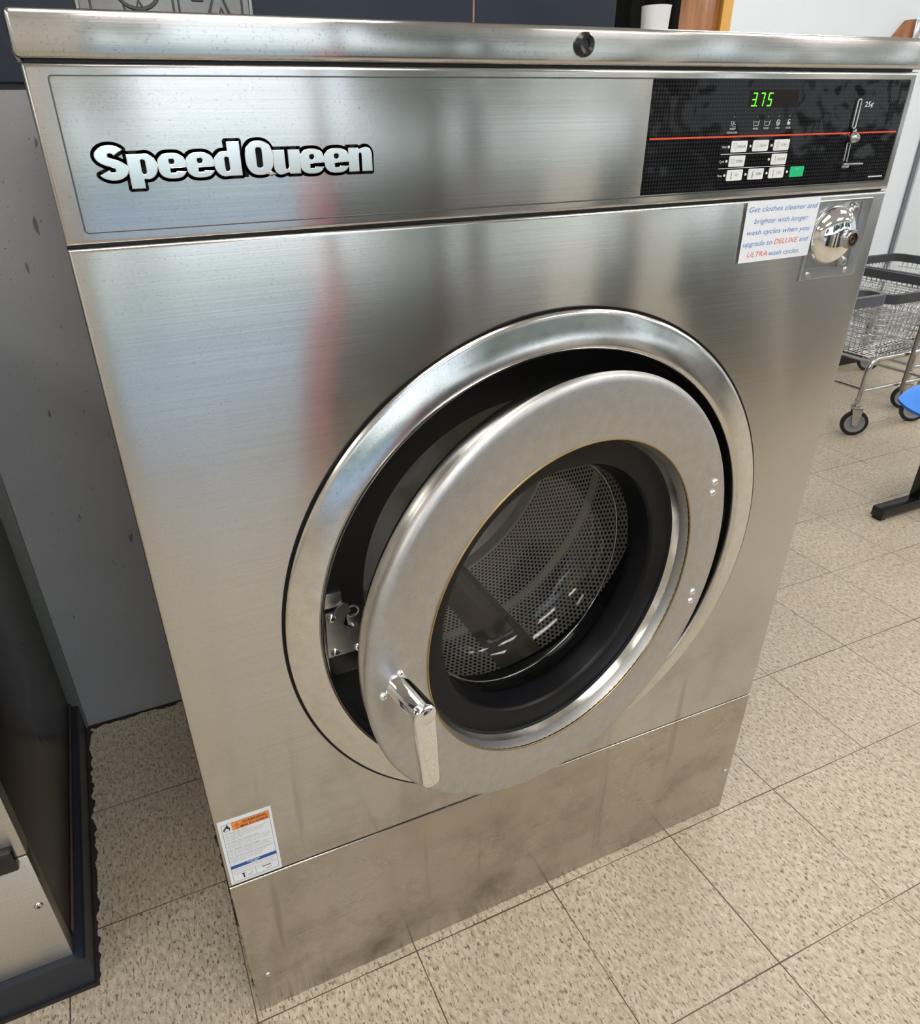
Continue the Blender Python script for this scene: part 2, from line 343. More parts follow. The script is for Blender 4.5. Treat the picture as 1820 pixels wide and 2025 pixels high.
# ------------------------------------------------------------------ geometry helpers
class MB:
    def __init__(s, T=None): s.bm = bmesh.new(); s.T = T or Matrix.Identity(4)
    def v(s, p): return s.bm.verts.new(s.T @ Vector(p))
    def f(s, vs, mi=0):
        try:
            fc = s.bm.faces.new(vs); fc.material_index = mi; fc.smooth = True; return fc
        except ValueError: return None
    def box(s, a, b, bev=0.0, mi=0, seg=2):
        x0, y0, z0 = a; x1, y1, z1 = b
        vs = [s.v((x, y, z)) for x in (x0, x1) for y in (y0, y1) for z in (z0, z1)]
        fs = [s.f([vs[i] for i in q], mi) for q in ((0, 1, 3, 2), (4, 6, 7, 5), (0, 4, 5, 1), (2, 3, 7, 6), (0, 2, 6, 4), (1, 5, 7, 3))]
        if bev > 0:
            ed = list({e for fc in fs for e in fc.edges})
            r = bmesh.ops.bevel(s.bm, geom=ed, offset=bev, segments=seg, affect='EDGES', profile=0.5)
            for fc in r['faces']: fc.smooth = True; fc.material_index = mi
        return s
    def prism(s, poly, y0, y1, mi=0, bev=0):
        """polygon in the xz plane extruded between y0 (front) and y1"""
        A = [s.v((x, y0, z)) for x, z in poly]; B = [s.v((x, y1, z)) for x, z in poly]
        n = len(poly)
        area = sum(poly[i][0]*poly[(i+1) % n][1]-poly[(i+1) % n][0]*poly[i][1] for i in range(n))
        if area > 0: s.f(A, mi); s.f(B[::-1], mi)
        else: s.f(A[::-1], mi); s.f(B, mi)
        for i in range(n):
            j = (i+1) % n
            s.f([A[j], A[i], B[i], B[j]] if area > 0 else [A[i], A[j], B[j], B[i]], mi)
        return s
    def lathe(s, prof, c, axis='y', n=96, mi=0, closed=False):
        """profile of (radius, along) revolved about an axis through c"""
        rings = []
        for r, a in prof:
            ring = []
            if r < 1e-6: ring = [s.v(s._ax(c, axis, 0, 0, a))]
            else:
                for k in range(n):
                    t = 2*PI*k/n
                    ring.append(s.v(s._ax(c, axis, r*math.cos(t), r*math.sin(t), a)))
            rings.append(ring)
        pairs = list(zip(rings, rings[1:]))
        if closed: pairs.append((rings[-1], rings[0]))
        for A, B in pairs:
            if len(A) == 1 and len(B) == 1: continue
            for k in range(n):
                j = (k+1) % n
                if len(A) == 1: s.f([A[0], B[j], B[k]], mi)
                elif len(B) == 1: s.f([A[k], A[j], B[0]], mi)
                else: s.f([A[k], A[j], B[j], B[k]], mi)
        return s
    @staticmethod
    def _ax(c, axis, p, q, a):
        x, y, z = c
        if axis == 'y': return (x+p, y+a, z+q)
        if axis == 'z': return (x+p, y+q, z+a)
        return (x+a, y+p, z+q)
    def tube(s, pts, r, n=10, mi=0, closed=False, caps=True):
        pts = [Vector(p) for p in pts]; m = len(pts); rings = []
        up_ = None
        for i, p in enumerate(pts):
            if closed: t = (pts[(i+1) % m]-pts[i-1]).normalized()
            else: t = (pts[min(i+1, m-1)]-pts[max(i-1, 0)]).normalized()
            if up_ is None:
                up_ = Vector((0, 0, 1)) if abs(t.z) < 0.9 else Vector((1, 0, 0))
            a = (up_-t*up_.dot(t)).normalized(); b = t.cross(a); up_ = a
            rings.append([s.v(p+(a*math.cos(2*PI*k/n)+b*math.sin(2*PI*k/n))*r) for k in range(n)])
        pr = list(zip(rings, rings[1:]))
        if closed: pr.append((rings[-1], rings[0]))
        for A, B in pr:
            for k in range(n):
                j = (k+1) % n; s.f([A[k], A[j], B[j], B[k]], mi)
        if caps and not closed: s.f(rings[0][::-1], mi); s.f(rings[-1], mi)
        return s
    def sweep(s, pts, prof, mi=0, closed=True):
        """sweep a profile of (outward, up) round a closed horizontal path"""
        pts = [Vector(p) for p in pts]; m = len(pts); rings = []
        for i in range(m):
            t = (pts[(i+1) % m]-pts[i-1]).normalized(); o = Vector((t.y, -t.x, 0)).normalized()
            rings.append([s.v(pts[i]+o*a+Vector((0, 0, b))) for a, b in prof])
        n = len(prof)
        for i in range(m):
            A, B = rings[i], rings[(i+1) % m]
            for k in range(n):
                j = (k+1) % n; s.f([A[k], A[j], B[j], B[k]], mi)
        return s
    def mesh(s, me, mi=0, T=None):
        """append a mesh datablock"""
        T = T or Matrix.Identity(4)
        vs = [s.v(T @ v.co) for v in me.vertices]
        for p in me.polygons:
            fc = s.f([vs[i] for i in p.vertices], mi)
            if fc: fc.smooth = False
        return s
    def build(s, name, mats, parent=None, ang=35, loc=None, merge=True):
        if merge: bmesh.ops.remove_doubles(s.bm, verts=s.bm.verts, dist=1e-6)
        bmesh.ops.recalc_face_normals(s.bm, faces=s.bm.faces)
        me = bpy.data.meshes.new(name); 
        o = bpy.data.objects.new(name, me); COL.objects.link(o)
        org = Vector((0, 0, 0))
        if parent is not None:
            o.parent = parent
            org = parent.get('_org') and Vector(parent['_org']) or Vector((0, 0, 0))
            if loc is None: bmesh.ops.translate(s.bm, verts=s.bm.verts, vec=-org)
        elif loc is None and name not in STRUCT_ORIGIN:
            # thing that is one mesh: origin at its base centre
            xs = [v.co for v in s.bm.verts]
            org = Vector(((min(p.x for p in xs)+max(p.x for p in xs))/2, (min(p.y for p in xs)+max(p.y for p in xs))/2, min(p.z for p in xs)))
            bmesh.ops.translate(s.bm, verts=s.bm.verts, vec=-org); o.location = org
        if loc is not None: o.location = loc
        s.bm.to_mesh(me); s.bm.free()
        for m_ in (mats if isinstance(mats, (list, tuple)) else [mats]): me.materials.append(m_)
        if ang: me.set_sharp_from_angle(angle=math.radians(ang))
        return o
STRUCT_ORIGIN = {'floor', 'wall_back'}

def tag(o, label, cat, group=None):
    o['label'] = label; o['category'] = cat
    if group: o['group'] = group
    return o

def thing(name, label, cat, loc=(0, 0, 0), rz=0, group=None):
    o = bpy.data.objects.new(name, None); COL.objects.link(o)
    o.location = loc; o.rotation_euler = (0, 0, rz); o.empty_display_size = 0.05
    return tag(o, label, cat, group)

def struct(o):
    o['kind'] = 'structure'; return o

def copy_tree(o, parent=None):
    c = o.copy(); COL.objects.link(c)
    if parent is not None: c.parent = parent
    for ch in list(o.children): copy_tree(ch, c)
    return c

def text_mesh(s, offset=0.0, extrude=0.0, shear=0.0, res=3):
    cu = bpy.data.curves.new('t', 'FONT'); cu.body = s; cu.size = 1.0
    cu.offset = offset; cu.extrude = extrude; cu.shear = shear; cu.resolution_u = res
    o = bpy.data.objects.new('t', cu); COL.objects.link(o)
    dg = bpy.context.evaluated_depsgraph_get(); dg.update()
    me = bpy.data.meshes.new_from_object(o.evaluated_get(dg))
    bpy.data.objects.remove(o); bpy.data.curves.remove(cu)
    return me

def put_text(mb, s, x, z, y, h=None, w=None, mi=0, align='l', offset=0.0, shear=0.0, cap=None):
    """lay text on a vertical plane facing -y: h = capital height, w = total width; z is the baseline"""
    me = text_mesh(s, offset, 0.0, shear)
    if not me.vertices: return 0
    x0 = min(v.co.x for v in me.vertices); x1 = max(v.co.x for v in me.vertices)
    sy = (h or 0.01)/0.729
    sx = sy if w is None else w/(x1-x0)
    ww = (x1-x0)*sx
    ox = {'l': x, 'c': x-ww/2, 'r': x-ww}[align]
    T = Matrix(((sx, 0, 0, ox-x0*sx), (0, 0, -1, y), (0, sy, 0, z), (0, 0, 0, 1)))
    mb.mesh(me, mi, T)
    bpy.data.meshes.remove(me)
    return ww

def rrect(x0, z0, x1, z1, r, n=6):
    out = []
    for cx, cz, a0 in ((x1-r, z1-r, 0), (x0+r, z1-r, 90), (x0+r, z0+r, 180), (x1-r, z0+r, 270)):
        for k in range(n+1):
            a = math.radians(a0+90*k/n); out.append((cx+r*math.cos(a), cz+r*math.sin(a)))
    return out

def screw(mb, c, r, h, mi=0, n=18, dark=None):
    """domed screw head on a surface facing -y"""
    mb.lathe([(0.0, -h), (r*0.45, -h*0.97), (r*0.8, -h*0.65), (r, -h*0.1), (r, 0.0)], c, 'y', n, mi)
    if dark is not None:
        mb.lathe([(0.0, -h*1.06), (r*0.36, -h*1.06)], c, 'y', 6, dark)

# ------------------------------------------------------------------ the room
o = MB().box((-4.2, -3.7, -0.08), (9.6, 2.5, 0.0)).build('floor', M_floor); struct(o)
o = MB().box((-4.2, -3.8, 2.9), (9.6, 2.6, 3.0)).build('ceiling', M_ceil); struct(o)
# grey partition the machines back on to, with its return
b = MB(); b.box((-0.262, 0.90, 0.0), (1.24, 1.02, 1.436)); b.box((-4.1, 0.96, 0.0), (-0.262, 1.02, 2.9)); b.box((-0.262, 0.94, 1.436), (1.24, 1.02, 2.9)); b.box((1.14, 1.02, 0), (1.24, 2.40, 2.9))
struct(b.build('wall_back', M_greywall))
struct(MB().box((-0.292, 0.893, 0.0), (-0.262, 0.96, 1.436), 0.002).build('trim_1', mat('green_grey_corner', (0.14, 0.15, 0.145), 0.5, noise=0.2)))
struct(MB().box((1.24, 2.30, 0.0), (9.5, 2.42, 2.9)).build('wall_right', M_whitewall))
struct(MB().box((9.5, -3.7, 0.0), (9.6, 2.42, 2.9)).build('wall_far', M_whitewall))
struct(MB().box((-4.2, -3.7, 0.0), (-4.1, 1.02, 2.9)).build('wall_left', M_cream))
struct(MB().box((2.9, 2.285, 0.0), (9.5, 2.30, 0.10), 0.002).build('baseboard_right', M_black))
# raised panel edge with its dark seam on the white wall
b = MB(); b.box((4.41, 2.275, 0.10), (9.5, 2.299, 2.9), 0.002); struct(b.build('trim_2', M_whitewall))
struct(MB().box((4.385, 2.288, 0.10), (4.408, 2.299, 2.9)).build('trim_3', mat('seam_grey', (0.16, 0.17, 0.20), 0.6, noise=0.1)))
# navy laminate fascia above the grey wall: two boards with a gap between
struct(MB().box((-0.262, 0.895, 1.447), (0.8625, 0.94, 2.9), 0.002).build('trim_4', M_navy))
struct(MB().box((0.8675, 0.895, 1.447), (1.226, 0.94, 2.9), 0.002).build('trim_5', M_navy))
struct(MB().box((-4.1, 0.915, 1.447), (-0.264, 0.958, 2.9), 0.002).build('trim_6', M_navy))
struct(MB().box((0.8615, 0.898, 1.447), (0.8675, 0.94, 2.9)).build('trim_7', mat('bare_wood_edge', (0.45, 0.30, 0.18), 0.7, noise=0.3)))
# wooden door with its yellow casing
d = MB()
d.box((2.05, 2.262, 0.0), (2.772, 2.298, 2.05), 0.003)
for x0, x1 in ((2.12, 2.36), (2.46, 2.70)):
    for z0, z1 in ((0.2, 0.9), (1.05, 1.95)):
        d.box((x0, 2.250, z0), (x1, 2.262, z1), 0.008)
struct(d.build('door_1', M_wood))
c_ = MB(); c_.box((2.776, 2.245, 0.0), (2.834, 2.298, 2.12), 0.004); c_.box((2.0, 2.245, 2.055), (2.834, 2.298, 2.12), 0.004)
struct(c_.build('trim_8', M_amber))

# storefront behind the camera: piers and tall windows (seen in the steel)
YF = -3.6
piers = [(-4.1, -0.55, M_cream), (3.62, 3.72, M_cream), (6.20, 6.35, M_cream), (9.2, 9.5, M_cream)]
b = MB()
b.box((-4.2, YF-0.12, 2.45), (9.6, YF, 2.9)); struct(b.build('wall_street', M_cream))
for k, (x0, x1, mm) in enumerate(piers):
    struct(MB().box((x0, YF-0.12, 0.0), (x1, YF, 2.45), 0.004).build('trim_%d' % (k+10), mm))
# unseen knee panels added under the windows to darken the steel's reflections
knees = [(1.27, 2.20, 0.7, M_darkband), (3.40, 3.62, 0.8, M_darkband), (4.36, 6.20, 1.2, M_darkband), (6.35, 7.4, 1.2, M_midband), (7.4, 9.2, 1.2, M_darkband)]
for k, (x0, x1, h, mm) in enumerate(knees):
    struct(MB().box((x0, YF-0.02, 0.0), (x1, YF+0.05, h), 0.004).build('trim_%d' % (k+20), mm))
wins = [(-0.55, 1.02), (1.02, 2.20), (2.20, 3.62), (3.72, 4.94), (4.94, 6.20), (6.35, 7.75), (7.75, 9.2)]
for k, (x0, x1) in enumerate(wins):
    fr = MB()
    for a in ((x0, YF-0.09, 0.0, x0+0.03, YF-0.03, 2.45), (x1-0.03, YF-0.09, 0.0, x1, YF-0.03, 2.45),
              (x0+0.03, YF-0.09, 0.0, x1-0.03, YF-0.03, 0.08), (x0+0.03, YF-0.09, 2.40, x1-0.03, YF-0.03, 2.45)):
        fr.box(a[:3], a[3:])
    f_ = fr.build('window_%d' % (k+1), M_frame, ang=30); struct(f_)
    g = MB(); g.box((x0+0.03, YF-0.065, 0.08), (x1-0.03, YF-0.057, 2.40))
    f_['_org'] = list(f_.location); g.build('pane', M_glasswin, f_)

# unseen row of boxes added behind the camera to band the steel's reflections
YI = -2.40
def cabinet(x0, x1, h, mm, lab):
    x0 -= 0.04; x1 -= 0.04
    t = thing('reflection_box', lab, 'cabinet', ((x0+x1)/2, YI-0.3, 0), 0, 'added boxes behind the camera'); t['_org'] = [(x0+x1)/2, YI-0.3, 0]
    MB().box((x0+0.003, YI-0.6, 0.0), (x1-0.003, YI-0.02, h), 0.004).build('body', mm, t)
    d_ = MB().box((x0+0.008, YI-0.019, 0.06), (x1-0.008, YI, h-0.03), 0.004).build('box_front', mm, t); d_['_org'] = [(x0+x1)/2, YI-0.3, 0]
    MB().box((x1-0.035, YI+0.001, h*0.55), (x1-0.022, YI+0.02, h*0.55+0.12), 0.003).build('handle', M_frame, d_)
for x0, x1, h, mm, lab in ((0.765, 0.85, 1.14, M_redband, 'narrow red box added for a reflection band, at the end of the unseen row'), (0.85, 1.31, 1.16, M_darkband, 'dark green-grey box added for a reflection band, next to the narrow red one'),
    (1.31, 1.47, 1.16, M_brownband, 'slim dark brown box added for a reflection band'), (1.47, 2.06, 1.10, M_midband, 'wide mid-grey box added for a reflection band, next to the slim brown one'),
    (2.06, 2.42, 1.10, M_cream, 'cream box added for a reflection band, between wide mid-grey and charcoal ones'), (2.42, 2.76, 1.18, M_darkband, 'charcoal box added for a reflection band, between two cream ones'),
    (2.76, 3.12, 1.10, M_cream, 'cream box added for a reflection band, right after the charcoal one'), (3.12, 3.74, 1.20, M_darkband, 'widest charcoal box added for a reflection band'),
    (3.74, 4.03, 1.15, M_midband, 'narrow mid-grey box added for a reflection band, beside the widest charcoal one'), (4.03, 4.14, 1.15, M_cream, 'very narrow cream box added for a reflection band'),
    (4.14, 5.4, 1.15, M_midband, 'longest mid-grey box added for a reflection band, at the far end of the row')):
    cabinet(x0, x1, h, mm, lab)

# outside: pavement, lawn and trees
o = MB().box((-20, -9.5, -0.14), (26, -3.72, -0.06)).build('pavement', M_pave); tag(o, 'pale concrete pavement outside the shop windows', 'pavement'); o['kind'] = 'structure'
o = MB().box((-60, -70, -0.16), (70, -9.5, -0.08)).build('lawn', M_lawn); tag(o, 'green lawn beyond the pavement outside', 'lawn'); o['kind'] = 'structure'
def tree(x, y, h, r, lab):
    t = thing('tree', lab, 'tree', (x, y, -0.08), 0, 'trees on the lawn outside'); t['_org'] = [x, y, -0.08]
    tr = MB(); tr.lathe([(0.22, 0), (0.15, h*0.3), (0.10, h*0.7), (0.02, h*0.9)], (x, y, -0.08), 'z', 12); tr.build('trunk', M_bark, t)
    c = MB(); rng = random.Random(int(x*100))
    for k in range(16):
        a = rng.random()*2*PI; q = rng.random()**0.5*r; zz = h*(0.42+0.5*rng.random())
        bm2 = bmesh.new(); bmesh.ops.create_icosphere(bm2, subdivisions=2, radius=r*(0.3+0.25*rng.random()))
        for v in bm2.verts: v.co *= 1+0.25*(rng.random()-0.5)
        me = bpy.data.meshes.new('x'); bm2.to_mesh(me); bm2.free()
        c.mesh(me, 0, Matrix.Translation((x+q*math.cos(a), y+q*math.sin(a), zz))); bpy.data.meshes.remove(me)
    c.build('foliage', M_leaf, t, ang=0)
for k, (x, y, h, r) in enumerate([(-3, -19, 7, 2.0), (6.5, -13, 7, 2.2), (12.5, -14.5, 6, 2.2), (19, -13, 7, 2.4), (26, -17, 8, 2.8), (9.5, -23, 8, 2.8), (34, -20, 8, 3.0), (-7, -17, 7, 2.6)]):
    tree(x, y, h, r, 'leafy tree on the lawn outside the shop windows')

# fluorescent fixtures on the ceiling
def troffer(x, y):
    t = thing('ceiling_light', 'white rectangular fluorescent fixture on the ceiling', 'light', (x, y, 2.9), 0, 'fluorescent ceiling fixtures')
    t['_org'] = [x, y, 2.9]
    f = MB()
    for a in ((-0.62, -0.32, 0.62, -0.29), (-0.62, 0.29, 0.62, 0.32), (-0.62, -0.29, -0.59, 0.29), (0.59, -0.29, 0.62, 0.29)):
        f.box((x+a[0], y+a[1], 2.855), (x+a[2], y+a[3], 2.8995))
    f.build('fixture_frame', M_cup, t)
    MB().box((x-0.59, y-0.29, 2.87), (x+0.59, y+0.29, 2.885)).build('diffuser', M_lamp, t)
for x in (-2.4, 0.2, 2.8, 5.4, 8.0):
    for y in (-2.6, -0.75):
        troffer(x, y)
for x in (2.8, 5.4, 8.0): troffer(x, 1.2)

# ------------------------------------------------------------------ the washing machine
WD, ZT = 1.066, 1.4185
RC = (0.538, 0.0, 0.771)                      # centre of the porthole on the front plane
washer = thing('washing_machine', 'large stainless steel front-loading washer with round door standing ajar', 'washing machine')
washer['_org'] = [0, 0, 0]

# cabinet body, set back behind the front sheets
b = MB()
b.box((0.012, 0.045, 0.0), (0.020, 0.80, 1.415)); b.box((WD-0.020, 0.045, 0.0), (WD-0.012, 0.80, 1.415))
b.box((0.020, 0.792, 0.0), (WD-0.020, 0.80, 1.415))
b.build('cabinet', M_dark_side, washer)

def sheet_edge(mb, x0, x1, z0, z1, r=0.004, depth=0.045, z0r=None, hole=None, mi=0, nh=128):
    """front sheet folded back on all four sides with a small bend radius; optional round hole"""
    z0r = z0 if z0r is None else z0r
    def loop(ins, y):
        P = [(x0+ins, z0+ins), (x1-ins, z0r+ins), (x1-ins, z1-ins), (x0+ins, z1-ins)]
        return [mb.v((x, y, z)) for x, z in P]
    prof = [(r, 0.0)]+[(r*(1-math.sin(a)), r*(1-math.cos(a))) for a in (PI/8, PI/4, 3*PI/8)]+[(0, r), (0, depth)]
    L = [loop(*q) for q in prof]
    for A, B in zip(L, L[1:]):
        for k in range(4):
            j = (k+1) % 4; mb.f([A[k], A[j], B[j], B[k]], mi)
    if hole is None:
        mb.f(L[0], mi)
    else:
        cx, cz, R = hole
        inner, outer_ = [], []
        C = [Vector((v.co.x, v.co.z)) for v in L[0]]
        for k in range(nh):
            t = 2*PI*(k+0.5)/nh; d = Vector((math.cos(t), math.sin(t)))
            inner.append(mb.v((cx+R*d.x, 0, cz+R*d.y)))
        # fill with triangles: fan each inner edge out to the rectangle
        bm = mb.bm
        ed = [bm.edges.new((inner[k], inner[(k+1) % nh])) for k in range(nh)]
        oe = []
        for k in range(4):
            e = bm.edges.get((L[0][k], L[0][(k+1) % 4])) or bm.edges.new((L[0][k], L[0][(k+1) % 4])); oe.append(e)
        r_ = bmesh.ops.triangle_fill(bm, edges=ed+oe, use_beauty=True, use_dissolve=False, normal=(0, -1, 0))
        back = [mb.v((v.co.x, 0.02, v.co.z)) for v in inner]
        for k in range(nh):
            j = (k+1) % nh; mb.f([inner[k], inner[j], back[j], back[k]], mi)
        for g in r_['geom']:
            if isinstance(g, bmesh.types.BMFace): g.smooth = True; g.material_index = mi
    return mb

# lid
b = MB(); b.box((-0.003, -0.004, 1.4212), (WD+0.003, 0.80, 1.4550), 0.0050, seg=4)
b.build('top_lid', M_steel, washer)
b = MB(); b.box((0.004, 0.008, 1.4165), (WD-0.004, 0.79, 1.4245)); b.build('lid_gap', M_black, washer)
b = MB()
b.lathe([(0.0, -0.0035), (0.004, -0.0035), (0.0045, -0.005), (0.0085, -0.0065), (0.0108, -0.004), (0.0112, 0.0)], (0.5340, -0.004, 1.4388), 'y', 32)
b.build('lid_plug', M_blackp, washer)

# control fascia with its embossed groove
b = MB(); sheet_edge(b, 0.0, WD, 1.2805, ZT+0.0005)
fascia = b.build('control_fascia', M_steel, washer); fascia['_org'] = [0, 0, 0]
b = MB()
gp = rrect(0.0186, 1.2905, 1.0535, 1.4100, 0.003)
b.tube([(x, -0.0001, z) for x, z in gp], 0.0007, 6, 0, True)
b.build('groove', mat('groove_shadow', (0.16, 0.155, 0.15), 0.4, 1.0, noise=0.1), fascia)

# logo badge: chunky chrome letters on a black backing
def glyph_curve(splines, name, offset, extrude, bevel):
    cu = bpy.data.curves.new(name, 'CURVE'); cu.dimensions = '2D'; cu.fill_mode = 'BOTH'
    for sp_ in splines:
        s_ = cu.splines.new('POLY'); s_.points.add(len(sp_)-1); s_.use_cyclic_u = True
        for p, (x, y) in zip(s_.points, sp_): p.co = (x, y, 0, 1)
    cu.offset = offset; cu.extrude = extrude; cu.bevel_depth = bevel; cu.bevel_resolution = 2
    o = bpy.data.objects.new(name, cu); COL.objects.link(o)
    dg = bpy.context.evaluated_depsgraph_get(); dg.update()
    me = bpy.data.meshes.new_from_object(o.evaluated_get(dg))
    bpy.data.objects.remove(o); bpy.data.curves.remove(cu)
    return me
def arcp(cx, cy, rx, ry, a0, a1, n=14):
    return [(cx+rx*math.cos(math.radians(a0+(a1-a0)*k/n)), cy+ry*math.sin(math.radians(a0+(a1-a0)*k/n))) for k in range(n+1)]
def supere(x0, y0, x1, y1, p=2.6, n=40):
    cx, cy, rx, ry = (x0+x1)/2, (y0+y1)/2, (x1-x0)/2, (y1-y0)/2
    out = []
    for k in range(n):
        t = 2*PI*k/n; c, s_ = math.cos(t), math.sin(t)
        out.append((cx+rx*math.copysign(abs(c)**(2/p), c), cy+ry*math.copysign(abs(s_)**(2/p), s_)))
    return out
def slot(cx, w, y0, y1):
    r = w/2
    return rrect(cx-r, y0, cx+r, y1, r*0.8, 4)
def gl(ch):
    """unit-wide letter outlines: x 0..1, baseline 0, x-height .72, capital 1"""
    X = 0.72
    if ch == 'e':
        o_ = supere(0, -0.015, 1, X+0.015)
        o_ = [p for p in o_ if not (p[0] > 0.6 and 0.16 < p[1] < 0.30)]
        k = max(range(len(o_)), key=lambda i: (o_[i][0] if o_[i][1] < 0.2 else -1))
        out = []
        pts = supere(0, -0.015, 1, X+0.015, n=80)
        up_ = [p for p in pts if p[1] >= 0.29]; lo = [p for p in pts if p[1] < 0.20]
        up_.sort(key=lambda p: math.atan2(p[1]-X/2, p[0]-0.5) % (2*PI) if p[1] >= X/2 or p[0] < 0.5 else math.atan2(p[1]-X/2, p[0]-0.5))
        lo.sort(key=lambda p: math.atan2(p[1]-X/2, p[0]-0.5) % (2*PI))
        out = up_+lo+[(0.62, 0.20), (0.60, 0.155), (0.42, 0.155), (0.42, 0.29)]
        return [out, slot(0.50, 0.19, 0.41, 0.57)]
    if ch in 'pd':
        H = 1.0 if ch == 'd' else X
        B = 0.0 if ch == 'd' else -0.27
        bowl = [(1.0-q if ch == 'd' else q, y) for q, y in arcp(0.62, X/2, 0.38, X/2+0.012, -90, 90, 22)]
        st = [(0.0, H), (0.0, B), (0.47, B), (0.47, 0.0)] if ch == 'p' else [(1.0, B), (1.0, H), (0.53, H), (0.53, X+0.01)]
        if ch == 'p': out = st[1:]+bowl+[(0.45, X), st[0]]
        else:
            bw = bowl[::-1]       # from top to bottom on the left
            out = [st[0], st[1], st[2], st[3]]+bw+[(0.55, 0.0)]
        return [out, slot(0.52 if ch == 'p' else 0.48, 0.16, 0.14, X-0.16)]
    if ch == 'Q':
        return [supere(0, -0.02, 0.94, 1.0, 2.4, 56), slot(0.47, 0.20, 0.20, 0.80)]
    if ch == 'u':
        return [[(1.0, 0.0), (1.0, X), (0.56, X), (0.56, 0.20), (0.53, 0.15), (0.47, 0.15), (0.44, 0.20), (0.44, X), (0.0, X), (0.0, 0.22)]+arcp(0.26, 0.23, 0.26, 0.245, 185, 280, 10)+[(0.55, 0.05), (0.60, 0.0)]]
    if ch == 'n':
        return [[(0.0, 0.0), (0.44, 0.0), (0.44, 0.50), (0.47, 0.56), (0.53, 0.56), (0.56, 0.50), (0.56, 0.0), (1.0, 0.0)]+arcp(0.74, X-0.23, 0.26, 0.245, 0, 100, 10)+[(0.45, X-0.05), (0.40, X), (0.0, X)]]
    if ch == 'S':
        pth = [(0.80, 0.60), (0.79, 0.78)]
        cen = arcp(0.50, 0.70, 0.28, 0.185, 25, 250, 16)+arcp(0.50, 0.29, 0.28, 0.185, 70, -160, 16)
        L_, R_ = [], []
        for i, p in enumerate(cen):
            a = cen[max(i-1, 0)]; c = cen[min(i+1, len(cen)-1)]
            tx, ty = c[0]-a[0], c[1]-a[1]; q = math.hypot(tx, ty); nx, ny = -ty/q, tx/q
            wx, wy = 0.21, 0.118
            L_.append((p[0]+nx*wx, p[1]+ny*wy)); R_.append((p[0]-nx*wx, p[1]-ny*wy))
        return [L_+R_[::-1]]
badge_back, badge_let = MB(), []
LET = [('S', .0395, .0660, 1.3320, .0272), ('p', .0655, .0905, 1.3320, .0275), ('e', .0905, .1155, 1.3318, .0275), ('e', .1150, .1405, 1.3317, .0275),
       ('d', .1400, .1650, 1.3316, .0280), ('Q', .1690, .1955, 1.3318, .0280), ('u', .1952, .2210, 1.3312, .0285), ('e', .2204, .2450, 1.3310, .0285),
       ('e', .2447, .2702, 1.3309, .0285), ('n', .2697, .2940, 1.3308, .0290)]
for ch, x0, x1, zb, H in LET:
    sp_ = gl(ch)
    X0 = min(p[0] for p in sp_[0]); X1 = max(p[0] for p in sp_[0])
    tr = lambda p: (x0+(p[0]-X0)/(X1-X0)*(x1-x0), zb+p[1]*H)
    spl = [[tr(p) for p in s_] for s_ in sp_]
    me = glyph_curve([s_ for s_ in spl], 'g', -0.0006, 0.0008, 0.0007)
    badge_let.append((ch, me))
    # backing: the outline grown outwards
    o_ = spl[0]; n_ = len(o_)
    ar = sum(o_[i][0]*o_[(i+1) % n_][1]-o_[(i+1) % n_][0]*o_[i][1] for i in range(n_))
    me2 = glyph_curve([o_], 'h', 0.0, 0.0006, 0.0)
    badge_back.mesh(me2, 0, Matrix(((1, 0, 0, 0), (0, 0, -1, -0.0006), (0, 1, 0, 0), (0, 0, 0, 1)))); bpy.data.meshes.remove(me2)
    D = 0.0026
    for (ax, az), (bx, bz) in zip(o_, o_[1:]+o_[:1]):
        q = math.hypot(bx-ax, bz-az)
        if q < 1e-6: continue
        nx, nz = -(bz-az)/q*D, (bx-ax)/q*D
        badge_back.prism([(ax+nx, az+nz), (bx+nx, bz+nz), (bx-nx, bz-nz), (ax-nx, az-nz)], -0.0012, 0.0)
        badge_back.prism([(ax+D*1.08*math.cos(t*PI/4+PI/8), az+D*1.08*math.sin(t*PI/4+PI/8)) for t in range(8)], -0.0012, 0.0)
if True:
    # Q tail and the strip that joins the letters
    badge_back.box((0.165, -0.0012, 1.3300), (0.171, 0.0, 1.3500)); badge_back.box((0.060, -0.0012, 1.3340), (0.07, 0.0, 1.3480))
for f_ in badge_back.bm.faces: f_.smooth = False
badge = badge_back.build('badge', mat('badge_black', (0.006, 0.006, 0.007), 0.7, spec=0.2), washer, merge=False, ang=0); badge['_org'] = [0, 0, 0]
for ch, me in badge_let:
    lm = MB(); lm.mesh(me, 0, Matrix(((1, 0, 0, 0), (0, 0, -1, -0.0026), (0, 1, 0, 0), (0, 0, 0, 1)))); bpy.data.meshes.remove(me)
    if ch == 'Q': lm.prism([(0.1845, 1.3385), (0.1970, 1.3318), (0.1925, 1.3300), (0.181, 1.3355)], -0.0040, -0.0012)
    lm.build('badge_letter', M_letter, badge, ang=0)

